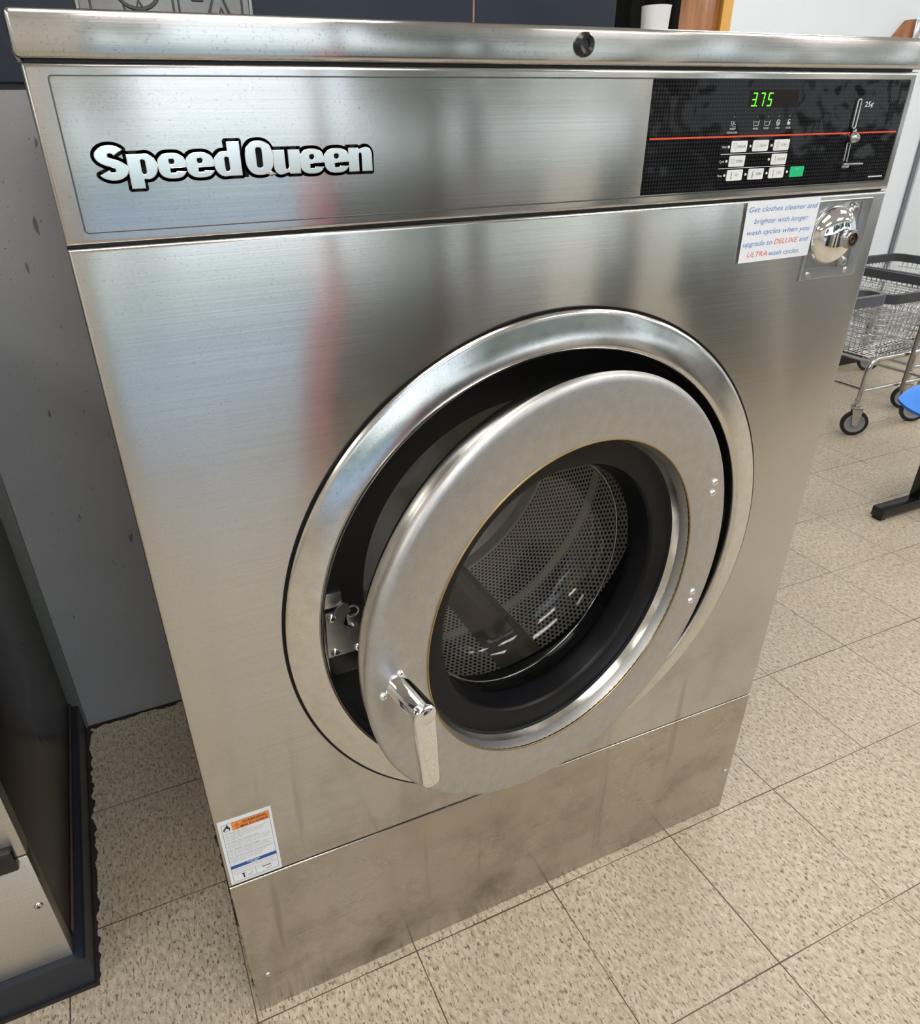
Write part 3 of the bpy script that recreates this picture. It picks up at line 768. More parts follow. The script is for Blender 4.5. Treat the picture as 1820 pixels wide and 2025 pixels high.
# black control panel
ov = MB(); ov.prism([(0.6328, 1.2922), (1.0515, 1.2922), (1.0515, 1.4093), (0.6328, 1.4093)], -0.0007, 0.0005)
panel = ov.build('control_panel', M_overlay, washer, ang=20); panel['_org'] = [0, 0, 0]
YP = -0.0008
st = MB(); st.prism([(0.636, 1.3500), (1.0495, 1.3500), (1.0495, 1.3518), (0.636, 1.3518)], YP-0.0003, YP); st.build('red_stripe', M_redline, panel)
KEYS = [('REGULAR', .7610, .7862, 1.3400), ('DELUXE', .7958, .8212, 1.3402), ('ULTRA', .8308, .8563, 1.3401), ('NORMAL', .7614, .7866, 1.3241), ('DELICATE', .8311, .8565, 1.3243),
        ('HOT', .7614, .7867, 1.3086), ('WARM', .7964, .8217, 1.3087), ('COLD', .8312, .8568, 1.3089)]
for nm, x0, x1, zc in KEYS:
    k = MB(); k.prism(rrect(x0, zc-0.0061, x1, zc+0.0061, 0.0016), YP-0.0010, YP, 0)
    yt = YP-0.0011
    lw = {'REGULAR': .0125, 'DELUXE': .0108, 'ULTRA': .0085, 'NORMAL': .0110, 'DELICATE': .0128, 'HOT': .0055, 'WARM': .0085, 'COLD': .0075}[nm]
    cxl = x0+0.0165 if nm != 'HOT' else x0+0.0155
    put_text(k, nm, cxl, zc-0.0013, yt, 0.0030, lw, 1, 'c', 0.006)
    ix = x0+0.0060
    if nm in ('REGULAR', 'DELUXE', 'ULTRA', 'NORMAL'):       # little shirt
        dz = 0.001 if nm != 'NORMAL' else 0
        pts = [(-.0026, .0024), (-.0010, .0032), (.0010, .0032), (.0026, .0024), (.0018, .0006), (.0016, -.0028), (-.0016, -.0028), (-.0018, .0006)]
        k.tube([(ix+a, yt, zc+dz+b_*0.85) for a, b_ in pts], 0.00016, 4, 1, True)
        if nm != 'NORMAL':
            put_text(k, {'REGULAR': '+', 'DELUXE': '++', 'ULTRA': '+++'}[nm], ix, zc-0.0050, yt, 0.0024, None, 1, 'c')
    elif nm == 'DELICATE':                                    # little dress
        pts = [(-.0006, .0036), (.0006, .0036), (.0004, .0014), (.0022, -.0034), (-.0022, -.0034), (-.0004, .0014)]
        k.tube([(ix+a, yt, zc+b_) for a, b_ in pts], 0.00016, 4, 1, True)
    else:                                                     # thermometer
        L2 = {'HOT': .0034, 'WARM': .0010, 'COLD': -.0012}[nm]
        ix += 0.001
        k.tube([(ix-.0004, yt, zc-.0032), (ix-.0004, yt, zc+.0038), (ix+.0004, yt, zc+.0038), (ix+.0004, yt, zc-.0032)], 0.00014, 4, 1, True)
        k.prism(rrect(ix-.0007, zc-.0044, ix+.0007, zc-.0030, .0006), yt-0.0002, yt, 1)
        k.prism([(ix-.0004, zc-.003), (ix+.0004, zc-.003), (ix+.0004, zc+L2), (ix-.0004, zc+L2)], yt-0.0002, yt, 1)
    k.build('key', [M_key, M_inkgrey], panel, merge=False)
k = MB(); k.prism(rrect(0.8676, 1.3029, 0.8914, 1.3150, 0.0014), YP-0.0010, YP, 0)
put_text(k, 'START', 0.8795, 1.3108, YP-0.0011, 0.0026, 0.0085, 1, 'c', 0.004)
ko = k.build('key', [M_green, mat('pale_green_print', (0.25, 0.72, 0.48), 0.5)], panel, merge=False); ko['label'] = 'green start key'
for x, z in ((.7575, 1.3398), (.7924, 1.3398), (.8273, 1.3399), (.7576, 1.3243), (.8272, 1.3243), (.7580, 1.3087), (.7926, 1.3087), (.8278, 1.3088), (.8630, 1.3091)):
    MB().lathe([(0, -0.0012), (0.0011, -0.0010), (0.0016, 0)], (x, YP, z), 'y', 12).build('indicator_light', M_key, panel)
ln = MB()
for z in (1.3321, 1.3165): ln.prism([(0.7467, z-.00035), (0.8567, z-.00035), (0.8567, z+.00035), (0.7467, z+.00035)], YP-0.0003, YP)
ln.build('divider_lines', M_print, panel)
lt = MB(); yl = YP-0.0002
for s_, x, z in (('Wash', .7502, 1.3388), ('Cycle', .7502, 1.3230), ('Temp', .7504, 1.3075)): put_text(lt, s_, x, z, yl, 0.0026, 0.0078, 0, 'c', 0.01)
for s_, x, z, w in (('INSERT', .7591, 1.3580, .0092), ('COINS/CARD', .7589, 1.3541, .0170), ('WASH', .7952, 1.3577, .0084), ('RINSE', .8126, 1.3579, .0080), ('SPIN', .8314, 1.3578, .0062), ('DOOR', .8492, 1.3578, .0078)):
    put_text(lt, s_, x, z, yl, 0.0022, w, 0, 'c', 0.012)
for x in (.7951, .8130):                                      # wash tubs
    lt.tube([(x-.0045, yl, 1.3672), (x-.0034, yl, 1.3618), (x+.0034, yl, 1.3618), (x+.0045, yl, 1.3672)], 0.00035, 5, 0)
    lt.tube([(x-.0040, yl, 1.3657), (x+.0040, yl, 1.3657)], 0.00025, 5, 0)
lt.tube([(.8311+.0026*math.cos(t*PI/8), yl, 1.3646+.0030*math.sin(t*PI/8)) for t in range(16)], 0.00045, 5, 0, True)
lt.tube([(.8311+.0008*math.cos(t*PI/4), yl, 1.3642+.0014*math.sin(t*PI/4)) for t in range(8)], 0.00035, 5, 0, True)
lt.prism(rrect(.8464, 1.3622, .8512, 1.3652, .0004), yl-0.0002, yl, 0)
lt.tube([(.8474, yl, 1.3650), (.8474, yl, 1.3668), (.8490, yl, 1.3680), (.8506, yl, 1.3672)], 0.00045, 5, 0)
lt.tube([(.7555, yl, 1.3672), (.7555, yl, 1.3620), (.7578, yl, 1.3620), (.7582, yl, 1.3664), (.7570, yl, 1.3672)], 0.0003, 5, 0, True)
lt.tube([(.7590, yl, 1.3636), (.7625, yl, 1.3636), (.7627, yl, 1.3612), (.7590, yl, 1.3612)], 0.0003, 5, 0, True)
lt.tube([(.7592, yl, 1.3645), (.7604, yl, 1.3664)], 0.0003, 5, 0)
put_text(lt, '25¢', 0.9848, 1.3802, yl, 0.0060, 0.0155, 0, 'c', 0.02)
put_text(lt, 'SERVICE 801234', 1.0305, 1.2965, yl, 0.0018, 0.026, 0, 'c', 0.004) if False else lt.prism([(1.0170, 1.2968), (1.0445, 1.2968), (1.0445, 1.2984), (1.0170, 1.2984)], yl-0.0001, yl, 0)
lt.build('lettering', M_print, panel, merge=False)
for x, z in ((.7585, 1.3713), (.7952, 1.3711), (.8306, 1.3714), (.8130, 1.3713), (.8490, 1.3713)):
    o = MB().lathe([(0, -0.0008), (0.0008, -0.0006), (0.0011, 0)], (x, YP, z), 'y', 10).build('indicator_light', mat('dark_led', (0.10, 0.12, 0.10), 0.4), panel); o['label'] = 'unlit status light above the icons'
# display window and its digits
dw = MB(); dw.prism([(.7772, 1.3808), (.8590, 1.3808), (.8560, 1.3988), (.7772, 1.3988)], YP-0.0001, YP); dw.build('display_window', mat('display_tint', (0.014, 0.010, 0.010), 0.35, spec=0.15), panel)
def seg7(mb, x, z, segs, w=.0068, h=.0142, t=.0014):
    sl = 0.10
    def q(x0, z0, x1, z1):
        P = [(x0, z0), (x1, z0), (x1, z1), (x0, z1)]
        mb.prism([(a+(b_-z)*sl, b_) for a, b_ in P], YP-0.0005, YP-0.0001)
    hm = z+h/2; g = .0004
    if 'a' in segs: q(x+g, z+h-t, x+w-g, z+h)
    if 'd' in segs: q(x+g, z, x+w-g, z+t)
    if 'g' in segs: q(x+g, hm-t/2, x+w-g, hm+t/2)
    if 'b' in segs: q(x+w-t, hm+g, x+w, z+h-g)
    if 'c' in segs: q(x+w-t, z+g, x+w, hm-g)
    if 'f' in segs: q(x, hm+g, x+t, z+h-g)
    if 'e' in segs: q(x, z+g, x+t, hm-g)
for x, sg in ((.7812, 'abcdg'), (.7936, 'abc'), (.8062, 'acdfg')):
    m_ = MB(); seg7(m_, x, 1.3820, sg); m_.build('lit_digit', M_digit, panel)
m_ = MB(); m_.prism([(.7893, 1.3818), (.7907, 1.3818), (.7908, 1.3832), (.7894, 1.3832)], YP-0.0005, YP-0.0001); m_.build('lit_digit', M_digit, panel)
# coin slide: slotted chrome bar, ball and foot
cs = MB()
cs.tube([(x, YP-0.0018, z) for x, z in rrect(0.9610, 1.3560, 0.9668, 1.3885, 0.0029)], 0.0011, 8, 0, True)
cs.prism([(.9618, 1.3350), (.9648, 1.3350), (.9655, 1.3570), (.9625, 1.3570)], -0.0035, YP, 1)
cs.tube([(.9600, YP-.0020, 1.3185), (.9594, YP-.0020, 1.3420)], 0.0010, 8, 0)
cs.tube([(.9660, YP-.0020, 1.3175), (.9648, YP-.0020, 1.3420)], 0.0010, 8, 0)
cs.prism([(.9560, 1.3440), (.9600, 1.3500), (.9680, 1.3560), (.9700, 1.3535), (.9660, 1.3420), (.9590, 1.3395)], -0.0040, YP, 0)
cs.lathe([(0, -0.0140), (0.0040, -0.0130), (0.0066, -0.0090), (0.0072, -0.0050), (0.0060, 0)], (.9628, YP, 1.3450), 'y', 24, 0)
cs.box((.9500, -0.0130, 1.3138), (.9860, -0.0030, 1.3160), 0.0006, 0)
cs.box((.9560, -0.0060, 1.3100), (.9690, YP, 1.3140), 0.0008, 0)
cs.build('coin_slot', [M_chrome_dull, M_black], panel)

# front sheet with the porthole
b = MB(); sheet_edge(b, 0.0, WD, 0.3560, 1.2780, z0r=0.3392, hole=(RC[0], RC[2], 0.352))
front = b.build('front_panel', M_front, washer, ang=25)
b = MB(); b.box((0.003, 0.008, 1.2765), (WD-0.003, 0.04, 1.2825)); b.build('panel_gap', M_black, washer)
# kick panel
b = MB()
prof = [(0.0015, 0.352, 0.3345)]
sheet_edge(b, 0.0, WD, 0.0, 0.3375, r=0.002, depth=0.04)
for v in b.bm.verts:
    if v.co.z > 0.3: v.co.z += 0.0155*(1-v.co.x/WD)
kick = b.build('kick_panel', M_kick, washer); kick['_org'] = [0, 0, 0]
b = MB(); b.prism([(0.004, .346), (WD-.004, .330), (WD-.004, .345), (0.004, .362)], 0.010, 0.04); b.build('panel_gap', M_black, washer)
for p in ((0.026, 0.0, 0.098), (1.052, 0.0, 0.118)):
    b = MB(); screw(b, p, 0.0055, 0.003); b.build('screw', M_chrome_dull, kick)
# old sealant squeezed out along the left foot
b = MB(); rng = random.Random(3)
zz = 0.17; pts = []
for k in range(26):
    z = 0.18+0.010*k
    pts.append((0.004+0.006*(rng.random()-0.5), 0.052+0.01*rng.random(), z))
for p, q in zip(pts, pts[1:]): b.tube([p, q], 0.004+0.005*rng.random(), 6)
b.build('sealant_bead', M_dirt, washer)

# porthole trim ring
b = MB()
b.lathe([(0.3985, 0.003), (0.3982, -0.0030), (0.3968, -0.0055), (0.3940, -0.0070), (0.3905, -0.0078), (0.3800, -0.0108), (0.3680, -0.0136), (0.3580, -0.0152), (0.3535, -0.0154), (0.3505, -0.0140), (0.3490, -0.0110), (0.3482, 0.0), (0.3480, 0.022)], RC, 'y', 160)
ring = b.build('porthole_ring', M_polish, washer, ang=60)
b = MB(); b.lathe([(0.3980, 0.001), (0.3985, -0.0022), (0.4012, -0.0026), (0.4022, 0.001)], RC, 'y', 160); b.build('ring_gap_line', M_rubber, washer)  # black band standing in for the dark gap outside the ring
# dark shroud behind the ring down to the tub mouth
b = MB(); b.lathe([(0.349, 0.012), (0.347, 0.035), (0.335, 0.060), (0.300, 0.075), (0.262, 0.080), (0.258, 0.110)], RC, 'y', 128)
b.build('shroud', mat('shroud_black', (0.004, 0.004, 0.005), 0.6, noise=0.2), washer, ang=60)
# tub seal and drum
b = MB(); b.lathe([(0.300, 0.080), (0.285, 0.105), (0.285, 0.140), (0.360, 0.150)], RC, 'y', 128); b.build('tub_seal', M_rubber, washer, ang=60)
def make_drum():
    bm = bmesh.new(); uvl = bm.loops.layers.uv.new('UVMap')
    R, n = 0.36, 128
    ys = [0.15, 0.30, 0.45, 0.58]
    rows = [[bm.verts.new((RC[0]+R*math.cos(2*PI*k/n), y, RC[2]+R*math.sin(2*PI*k/n))) for k in range(n)] for y in ys]
    for i in range(len(ys)-1):
        for k in range(n):
            j = (k+1) % n
            f = bm.faces.new([rows[i][k], rows[i][j], rows[i+1][j], rows[i+1][k]]); f.smooth = True
            for lp, (kk, y) in zip(f.loops, ((k, ys[i]), (k+1, ys[i]), (k+1, ys[i+1]), (k, ys[i+1]))):
                lp[uvl].uv = (R*2*PI*kk/n, y)
    me = bpy.data.meshes.new('drum'); bm.to_mesh(me); bm.free(); me.materials.append(M_drum)
    o = bpy.data.objects.new('drum', me); COL.objects.link(o); o.parent = washer
    o['_org'] = [0, 0, 0]
    return o
drum = make_drum()
b = MB(); b.lathe([(0.36, 0.545), (0.350, 0.565), (0.300, 0.575), (0.12, 0.580), (0.10, 0.565), (0.05, 0.560), (0.0, 0.560)], RC, 'y', 96); b.build('drum_back', M_satin, drum, ang=50)
for k, a in enumerate((-74, 46, 166)):
    t = math.radians(a); T = Matrix.Translation((RC[0], 0, RC[2])) @ Matrix.Rotation(-t, 4, 'Y')
    b = MB(T)       # local x points outwards
    poly = [(0.363, -0.050), (0.318, -0.030), (0.305, -0.012), (0.305, 0.012), (0.318, 0.030), (0.363, 0.050)]
    A = [b.v((x, 0.152, z)) for x, z in poly]; B2 = [b.v((x, 0.560, z)) for x, z in poly]
    for i in range(5): b.f([A[i], A[i+1], B2[i+1], B2[i]])
    b.f(A); b.f(B2[::-1])
    for q in range(12): b.box((0.3035, 0.29+q*0.0225, 0.0105), (0.3065, 0.306+q*0.0225, 0.0125), 0, 1)
    b.build('lifter', [M_lifter, M_satin], drum, ang=25)

# latch on the left inside the opening
b = MB()
yl = 0.022
plate = [(0.200, 0.722), (0.250, 0.722), (0.252, 0.758), (0.236, 0.762), (0.226, 0.772), (0.230, 0.785), (0.238, 0.792), (0.235, 0.804), (0.229, 0.808), (0.214, 0.798), (0.202, 0.798)]
b.prism(plate, yl, yl+0.003, 0)
b.box((0.192, yl+0.001, 0.660), (0.2005, 0.060, 0.812), 0.0005, 0)
b.box((0.2005, yl+0.003, 0.802), (0.228, yl+0.022, 0.826), 0.002, 0)
b.tube([(0.243+0.0085*math.cos(t*PI/8), yl+0.008, 0.786+0.0085*math.sin(t*PI/8)) for t in range(16)], 0.0016, 8, 0, True)
b.box((0.2335, yl+0.007, 0.757), (0.2525, yl+0.009, 0.781), 0.0005, 0)
b.lathe([(0.0, -0.001), (0.009, -0.001), (0.010, 0.004), (0.010, 0.02)], (0.241, yl, 0.757), 'y', 20, 0)
b.box((0.2005, 0.040, 0.672), (0.262, 0.062, 0.716), 0.001, 1)
latch = b.build('latch', [M_zinc, M_black], washer); latch['_org'] = [0, 0, 0]
for x, z in ((0.2105, 0.788), (0.2110, 0.729), (0.2440, 0.727)):
    b = MB(); screw(b, (x, yl, z), 0.0068, 0.004, 0, 20, 1); b.build('latch_screw', [M_chrome, M_black], latch)

# the door, swung a little open on its right-hand hinge
DA = math.radians(9.5)
DC = Vector((0.540, -0.070, 0.768))
dmb = MB()
dmb.lathe([(0.2495, 0.0), (0.2510, -0.0004), (0.3240, -0.0004), (0.3300, 0.0010), (0.3340, 0.0040), (0.3360, 0.0085), (0.3350, 0.0130), (0.3310, 0.0150),
           (0.3280, 0.0155), (0.3265, 0.0180), (0.3265, 0.0400), (0.3230, 0.0460), (0.3100, 0.0490), (0.2750, 0.0500), (0.2700, 0.0560), (0.2680, 0.0780), (0.2420, 0.0800), (0.2430, 0.0300), (0.2470, 0.0080), (0.2495, 0.0)], (0, 0, 0), 'y', 160)
door = dmb.build('door', M_satin, washer, ang=40, loc=DC)
door.rotation_euler = (0, 0, DA); door['_org'] = [0, 0, 0]
door['label'] = 'round steel porthole door with wide flat rim'
b = MB(); b.lathe([(0.3275, 0.0160), (0.3272, 0.0390), (0.3235, 0.0468), (0.3105, 0.0497), (0.2755, 0.0507)], (0, 0, 0), 'y', 160); b.build('back_pan', M_polish, door, ang=60)
b = MB(); b.tube([(0.2490*math.cos(2*PI*k/128), -0.0003, 0.2490*math.sin(2*PI*k/128)) for k in range(128)], 0.0013, 8, 0, True); b.build('brass_bead', M_brass, door)
b = MB(); b.lathe([(0.2490, 0.0010), (0.2480, 0.0060), (0.2455, 0.0170), (0.2405, 0.0290)], (0, 0, 0), 'y', 128); b.build('throat_ring', M_polish, door, ang=60)
b = MB(); b.lathe([(0.2415, 0.0275), (0.2400, 0.0282), (0.2380, 0.0310), (0.2260, 0.0318), (0.2090, 0.0325), (0.2030, 0.0340), (0.2005, 0.0375), (0.1995, 0.0400), (0.1955, 0.0640), (0.1940, 0.0700), (0.1960, 0.0780), (0.2300, 0.0800)], (0, 0, 0), 'y', 128); b.build('glass_gasket', M_rubber, door, ang=40)
b = MB(); b.lathe([(0.1950, 0.0660), (0.1945, 0.0800), (0.1930, 0.1000)], (0, 0, 0), 'y', 128, 1)
b.lathe([(0.1930, 0.1000), (0.1890, 0.1180), (0.1820, 0.1360), (0.1700, 0.1520), (0.1500, 0.1640), (0.1200, 0.1720), (0.0700, 0.1760), (0.0, 0.1770)], (0, 0, 0), 'y', 128, 0)
b.build('glass_bowl', [M_glassdoor, glass_mat('glass_wall', (0.62, 0.63, 0.65), 0.04, 1.5, 0.02)], door, ang=0)
b = MB(); b.tube([(0.1925*math.cos(2*PI*k/128), 0.1000, 0.1925*math.sin(2*PI*k/128)) for k in range(128)], 0.0022, 8, 0, True)
b.build('glass_rim', glass_mat('glass_rim', (0.5, 0.52, 0.55), 0.08, 1.5, 0.22), door, ang=0)
for x, z in ((0.2843, 0.117), (0.2835, 0.0985), (0.2825, -0.086), (0.2815, -0.1045)):
    b = MB(); screw(b, (x, -0.0004, z), 0.0062, 0.0045); b.build('rivet', M_chrome, door)
for x, z in ((-0.2900, 0.0150), (-0.3155, -0.0085)):
    b = MB(); screw(b, (x, -0.0004, z), 0.0058, 0.0042); b.build('screw', M_chrome, door)
for x, z in ((-0.2278, -0.2131), (-0.1881, -0.2474)):
    b = MB(); b.box((x-0.0035, -0.0009, z-0.0035), (x+0.0035, -0.0004, z+0.0035), 0.0004); b.build('rivet', M_chrome_dull, door)
# handle: round stem and a hanging paddle
b = MB()
b.lathe([(0.0172, 0.0), (0.0172, -0.004), (0.0160, -0.0052), (0.0156, -0.0600), (0.0148, -0.0655), (0.011, -0.0690), (0.0, -0.0695)], (-0.2945, -0.0004, -0.0010), 'y', 40)
poly = []
x_t, x_b, z_t, z_b, wt, wb = -0.2980, -0.2895, 0.0020, -0.1130, 0.0138, 0.0128
for k in range(11):
    a = PI*k/10; poly.append((x_t+wt*math.cos(a), z_t+wt*math.sin(a)*0.9))
for k in range(11):
    a = PI+PI*k/10; poly.append((x_b+wb*math.cos(a), z_b+wb*math.sin(a)*0.75))
pm = MB(); pm.prism(poly, -0.0690, -0.0560)
ed = [e for e in pm.bm.edges if abs(e.verts[0].co.y-e.verts[1].co.y) < 1e-6]
bmesh.ops.bevel(pm.bm, geom=ed, offset=0.0035, segments=4, affect='EDGES', profile=0.5)
tmp = bpy.data.meshes.new('x'); pm.bm.to_mesh(tmp); pm.bm.free()
b.mesh(tmp); bpy.data.meshes.remove(tmp)
for f_ in b.bm.faces: f_.smooth = True
for x, z in ((-0.2905, 0.0125), (-0.3075, 0.0035)):
    b.lathe([(0.0, 0.0), (0.0022, 0.0)], (x, -0.012, z), 'y', 10, 1)
b.build('handle', [M_chrome, M_black], door, ang=50)

# coin vault lock: recessed tray with a domed lock
b = MB()
x0, x1, z0, z1 = 0.9290, 1.0385, 1.1685, 1.2715
fl = 0.0055
def frame_loop(ins, y): return [b.v(p) for p in ((x0+ins, y, z0+ins), (x1-ins, y, z0+ins), (x1-ins, y, z1-ins), (x0+ins, y, z1-ins))]
Ls = [frame_loop(0, 0.001), frame_loop(0, -0.0022), frame_loop(0.001, -0.0028), frame_loop(0.003, -0.0024)]
inner_front = [b.v(p) for p in ((x0+0.004, -0.002, z0+0.015), (x1-0.019, -0.002, z0+0.015), (x1-0.019, -0.002, z1-0.004), (x0+0.004, -0.002, z1-0.004))]
Ls.append(inner_front)
Ls.append([b.v((v.co.x, -0.0006, v.co.z)) for v in inner_front])
for A, B2 in zip(Ls, Ls[1:]):
    for k in range(4): b.f([A[k], A[(k+1) % 4], B2[(k+1) % 4], B2[k]])
b.f(Ls[-1])
vault = b.build('coin_vault', M_zinc, washer, ang=20); vault['_org'] = [0, 0, 0]
b = MB(); b.lathe([(0.0, -0.022), (0.010, -0.0218), (0.018, -0.0207), (0.027, -0.0175), (0.034, -0.0125), (0.038, -0.006), (0.0392, -0.001)], (0.9725, 0, 1.2262), 'y', 64); b.build('vault_dome', M_chrome, vault, ang=0)
b = MB(); c0 = (0.9845, -0.0040, 1.2225)
b.lathe([(0.0125, -0.010), (0.0125, -0.0225), (0.0115, -0.0240), (0.0085, -0.0242)], c0, 'y', 32, 0)
b.lathe([(0.0085, -0.0242), (0.0080, -0.0215), (0.0, -0.0215)], c0, 'y', 32, 1)
b.box((c0[0]-0.0013, -0.0222, c0[2]-0.006), (c0[0]+0.0013, -0.0214, c0[2]+0.006), 0, 2)
b.lathe([(0.0048, -0.0225), (0.0040, -0.0235), (0.0030, -0.0225)], c0, 'y', 20, 1)
b.build('key_lock', [M_chrome_dull, mat('lock_brown', (0.12, 0.08, 0.06), 0.4, 0.8, noise=0.2), M_black], vault)
for x, z, r in ((0.9995, 1.2600, 0.0068), (1.0015, 1.1900, 0.0068)):
    b = MB(); b.lathe([(0.0, -0.011), (r*0.7, -0.0100), (r, -0.006), (r, 0.0)], (x, -0.0005, z), 'y', 20); b.build('bolt', M_chrome_dull, vault)
for x, z in ((0.9425, 1.1760), (1.0160, 1.1765)):
    b = MB(); screw(b, (x, -0.0020, z), 0.0046, 0.0028); b.build('screw', M_chrome_dull, vault)

# notice taped beside the coin vault
b = MB(); b.prism([(.8058, 1.2018), (.9318, 1.2030), (.9336, 1.2775), (.8040, 1.2772)], -0.0034, -0.0027)
note = b.build('notice_sticker', M_white, washer); note['_org'] = [0, 0, 0]
b = MB(); yn = -0.0036
lines = [([('Get clothes cleaner and', 0)], .8080, .9300, 1.2640, 1.2642), ([('brighter with longer', 0)], .8205, .9172, 1.2497, 1.2495), ([('wash cycles when you', 0)], .8115, .9245, 1.2362, 1.2365),
         ([('upgrade to ', 0), ('DELUXE', 1), (' and', 0)], .8085, .9260, 1.2222, 1.2228), ([('ULTRA', 1), (' wash cycles.', 0)], .8190, .9140, 1.2085, 1.2080)]
for segs, xa, xb, z, zr in lines:
    meas = []
    full = ''.join(s_ for s_, _ in segs)
    def wid(s_):
        me = text_mesh(s_+'.', 0, 0, 0); a = max(v.co.x for v in me.vertices); bpy.data.meshes.remove(me)
        return a
    cum = 0; tot = wid(full)
    pre = ''
    for s_, ci in segs:
        st_ = wid(pre)-wid('') if pre else 0
        body = s_.strip()
        lead = s_[:len(s_)-len(s_.lstrip())]
        if lead: st_ = wid(pre+lead)-wid('')
        en = wid(pre+lead+body)-wid('')
        T_ = tot-wid('')
        put_text(b, body, xa+(xb-xa)*st_/T_, z+(zr-z)*st_/T_, yn, 0.0066, (xb-xa)*(en-st_)/T_, ci, 'l', 0.0, 0.22)
        pre += s_
b.build('lettering', [M_inkblue, M_inkred], note, merge=False)

# warning label low on the left
lx0, lx1, lz0, lz1 = 0.0046, 0.0832, 0.3600, 0.5010
b = MB(); b.prism([(lx0, .3605), (lx1, .3590), (lx1-.0006, .5003), (lx0, .5022)], -0.0006, 0.0002)
warn = b.build('warning_label', M_white, washer); warn['_org'] = [0, 0, 0]
b = MB(); y0 = -0.0009
W_ = lx1-lx0; H_ = lz1-lz0
def LX(u): return lx0+u*W_
def LZ(v): return lz0+v*H_
def rc(u0, v0, u1, v1, mi, y=y0, dz=0.0002): b.prism([(LX(u0), LZ(v0)), (LX(u1), LZ(v0)), (LX(u1), LZ(v1)), (LX(u0), LZ(v1))], y, y+dz, mi)
for a in ((.055, .03, .062, .955), (.938, .03, .945, .955), (.055, .03, .945, .034), (.055, .951, .945, .955)): rc(*a, 3)
rc(.24, .835, .938, .950, 0); rc(.24, .892, .938, .8935, 2, y0-0.0002)
put_text(b, 'WARNING', LX(.66), LZ(.900), y0-0.0003, 0.0050, W_*.46, 2, 'c', 0.018)
put_text(b, 'MISE EN GARDE', LX(.655), LZ(.845), y0-0.0003, 0.0048, W_*.52, 2, 'c', 0.018)
for v in (.900, .845):
    b.tube([(LX(.30), y0-0.0002, LZ(v)), (LX(.375), y0-0.0002, LZ(v)), (LX(.3375), y0-0.0002, LZ(v+.036))], 0.00035, 4, 2, True)
    put_text(b, '!', LX(.3375), LZ(v+.006), y0-0.0003, 0.0028, None, 2, 'c', 0.02)
# flame
fx, fz = LX(.145), LZ(.845)
fl_ = [(0, 0), (.0035, .0008), (.0052, .0035), (.0050, .0065), (.0040, .0085), (.0034, .0078), (.0030, .0110), (.0008, .0150), (.0004, .0122), (-.0012, .0105), (-.0022, .0085), (-.0034, .0078), (-.0050, .0055), (-.0050, .0030), (-.0032, .0008)]
b.prism([(fx+p, fz+q) for p, q in fl_], y0-0.0001, y0+0.0001, 2)
fi = [(0, .001), (.0026, .0014), (.0032, .0036), (.0016, .0064), (.0012, .0050), (-.0006, .0076), (-.0018, .0048), (-.0032, .0036), (-.0026, .0014)]
b.prism([(fx+p, fz+q) for p, q in fi], y0-0.0003, y0-0.0001, 4)
para = ['To reduce risk of fire:', '- Do not put flammable liquids in or near washer', '  with flammable liquids on clothing or', '  or solvents. Never wash clothes with', '  containing oil.', '',
        'To reduce risk of serious injury:', '- Do not attempt to open door until cycle has', '  stopped and all moving parts have stopped.', '- Do not tamper with door lock or controls.', '',
        'Pour réduire le risque incendie:', '- Ne pas mettre de liquides inflammables dans', '  la machine ou à proximité de la laveuse,', '- Ne pas laver de vêtements imbibés de produits.', '',
        'Pour réduire les risques de blessures graves:', '- Ne pas ouvrir la porte avant que le', '  tambour soit à l arrêt complet.', '- Ne pas modifier les commandes.']
v = .805
for s_ in para:
    if s_:
        bold = not s_.startswith(('-', ' '))
        put_text(b, s_.strip(), LX(.085), LZ(v), y0-0.0001, 0.00165, min(0.82, 0.0185*len(s_))*W_, 2 if bold else 3, 'l', 0.012 if bold else 0.0)
        v -= .0262
    else: v -= .012
rc(.055, .250, .945, .300, 1)
put_text(b, 'NOTICE', LX(.5), LZ(.279), y0-0.0002, 0.0023, W_*.24, 4, 'c', 0.03)
put_text(b, 'AVIS', LX(.5), LZ(.255), y0-0.0002, 0.0023, W_*.14, 4, 'c', 0.03)
for s_, v in (('To open door, turn handle as shown below.', .222), ('Pour ouvrir la porte, tourner la poignée.', .198)):
    put_text(b, s_, LX(.085), LZ(v), y0-0.0001, 0.0016, W_*.80, 3, 'l')
rc(.497, .034, .503, .175, 3)
put_text(b, 'Closed/Fermée', LX(.10), LZ(.155), y0-0.0001, 0.0018, W_*.36, 3, 'l'); put_text(b, 'Unlocked/Ouverte', LX(.53), LZ(.155), y0-0.0001, 0.0018, W_*.38, 3, 'l')
b.prism([(LX(.25), LZ(.06)), (LX(.28), LZ(.06)), (LX(.275), LZ(.13)), (LX(.30), LZ(.135)), (LX(.225), LZ(.135)), (LX(.245), LZ(.12))], y0-0.0002, y0, 2)
b.tube([(LX(.34), y0, LZ(.075)), (LX(.40), y0, LZ(.08)), (LX(.43), y0, LZ(.12))], 0.0003, 4, 2)
b.prism([(LX(.62), LZ(.118)), (LX(.80), LZ(.118)), (LX(.80), LZ(.128)), (LX(.62), LZ(.128))], y0-0.0002, y0, 2)
b.tube([(LX(.70), y0, LZ(.075)), (LX(.77), y0, LZ(.07)), (LX(.80), y0, LZ(.095))], 0.0003, 4, 2)
b.build('label_print', [M_orange, M_blue, M_ink, M_inkgrey, M_white], warn, merge=False)

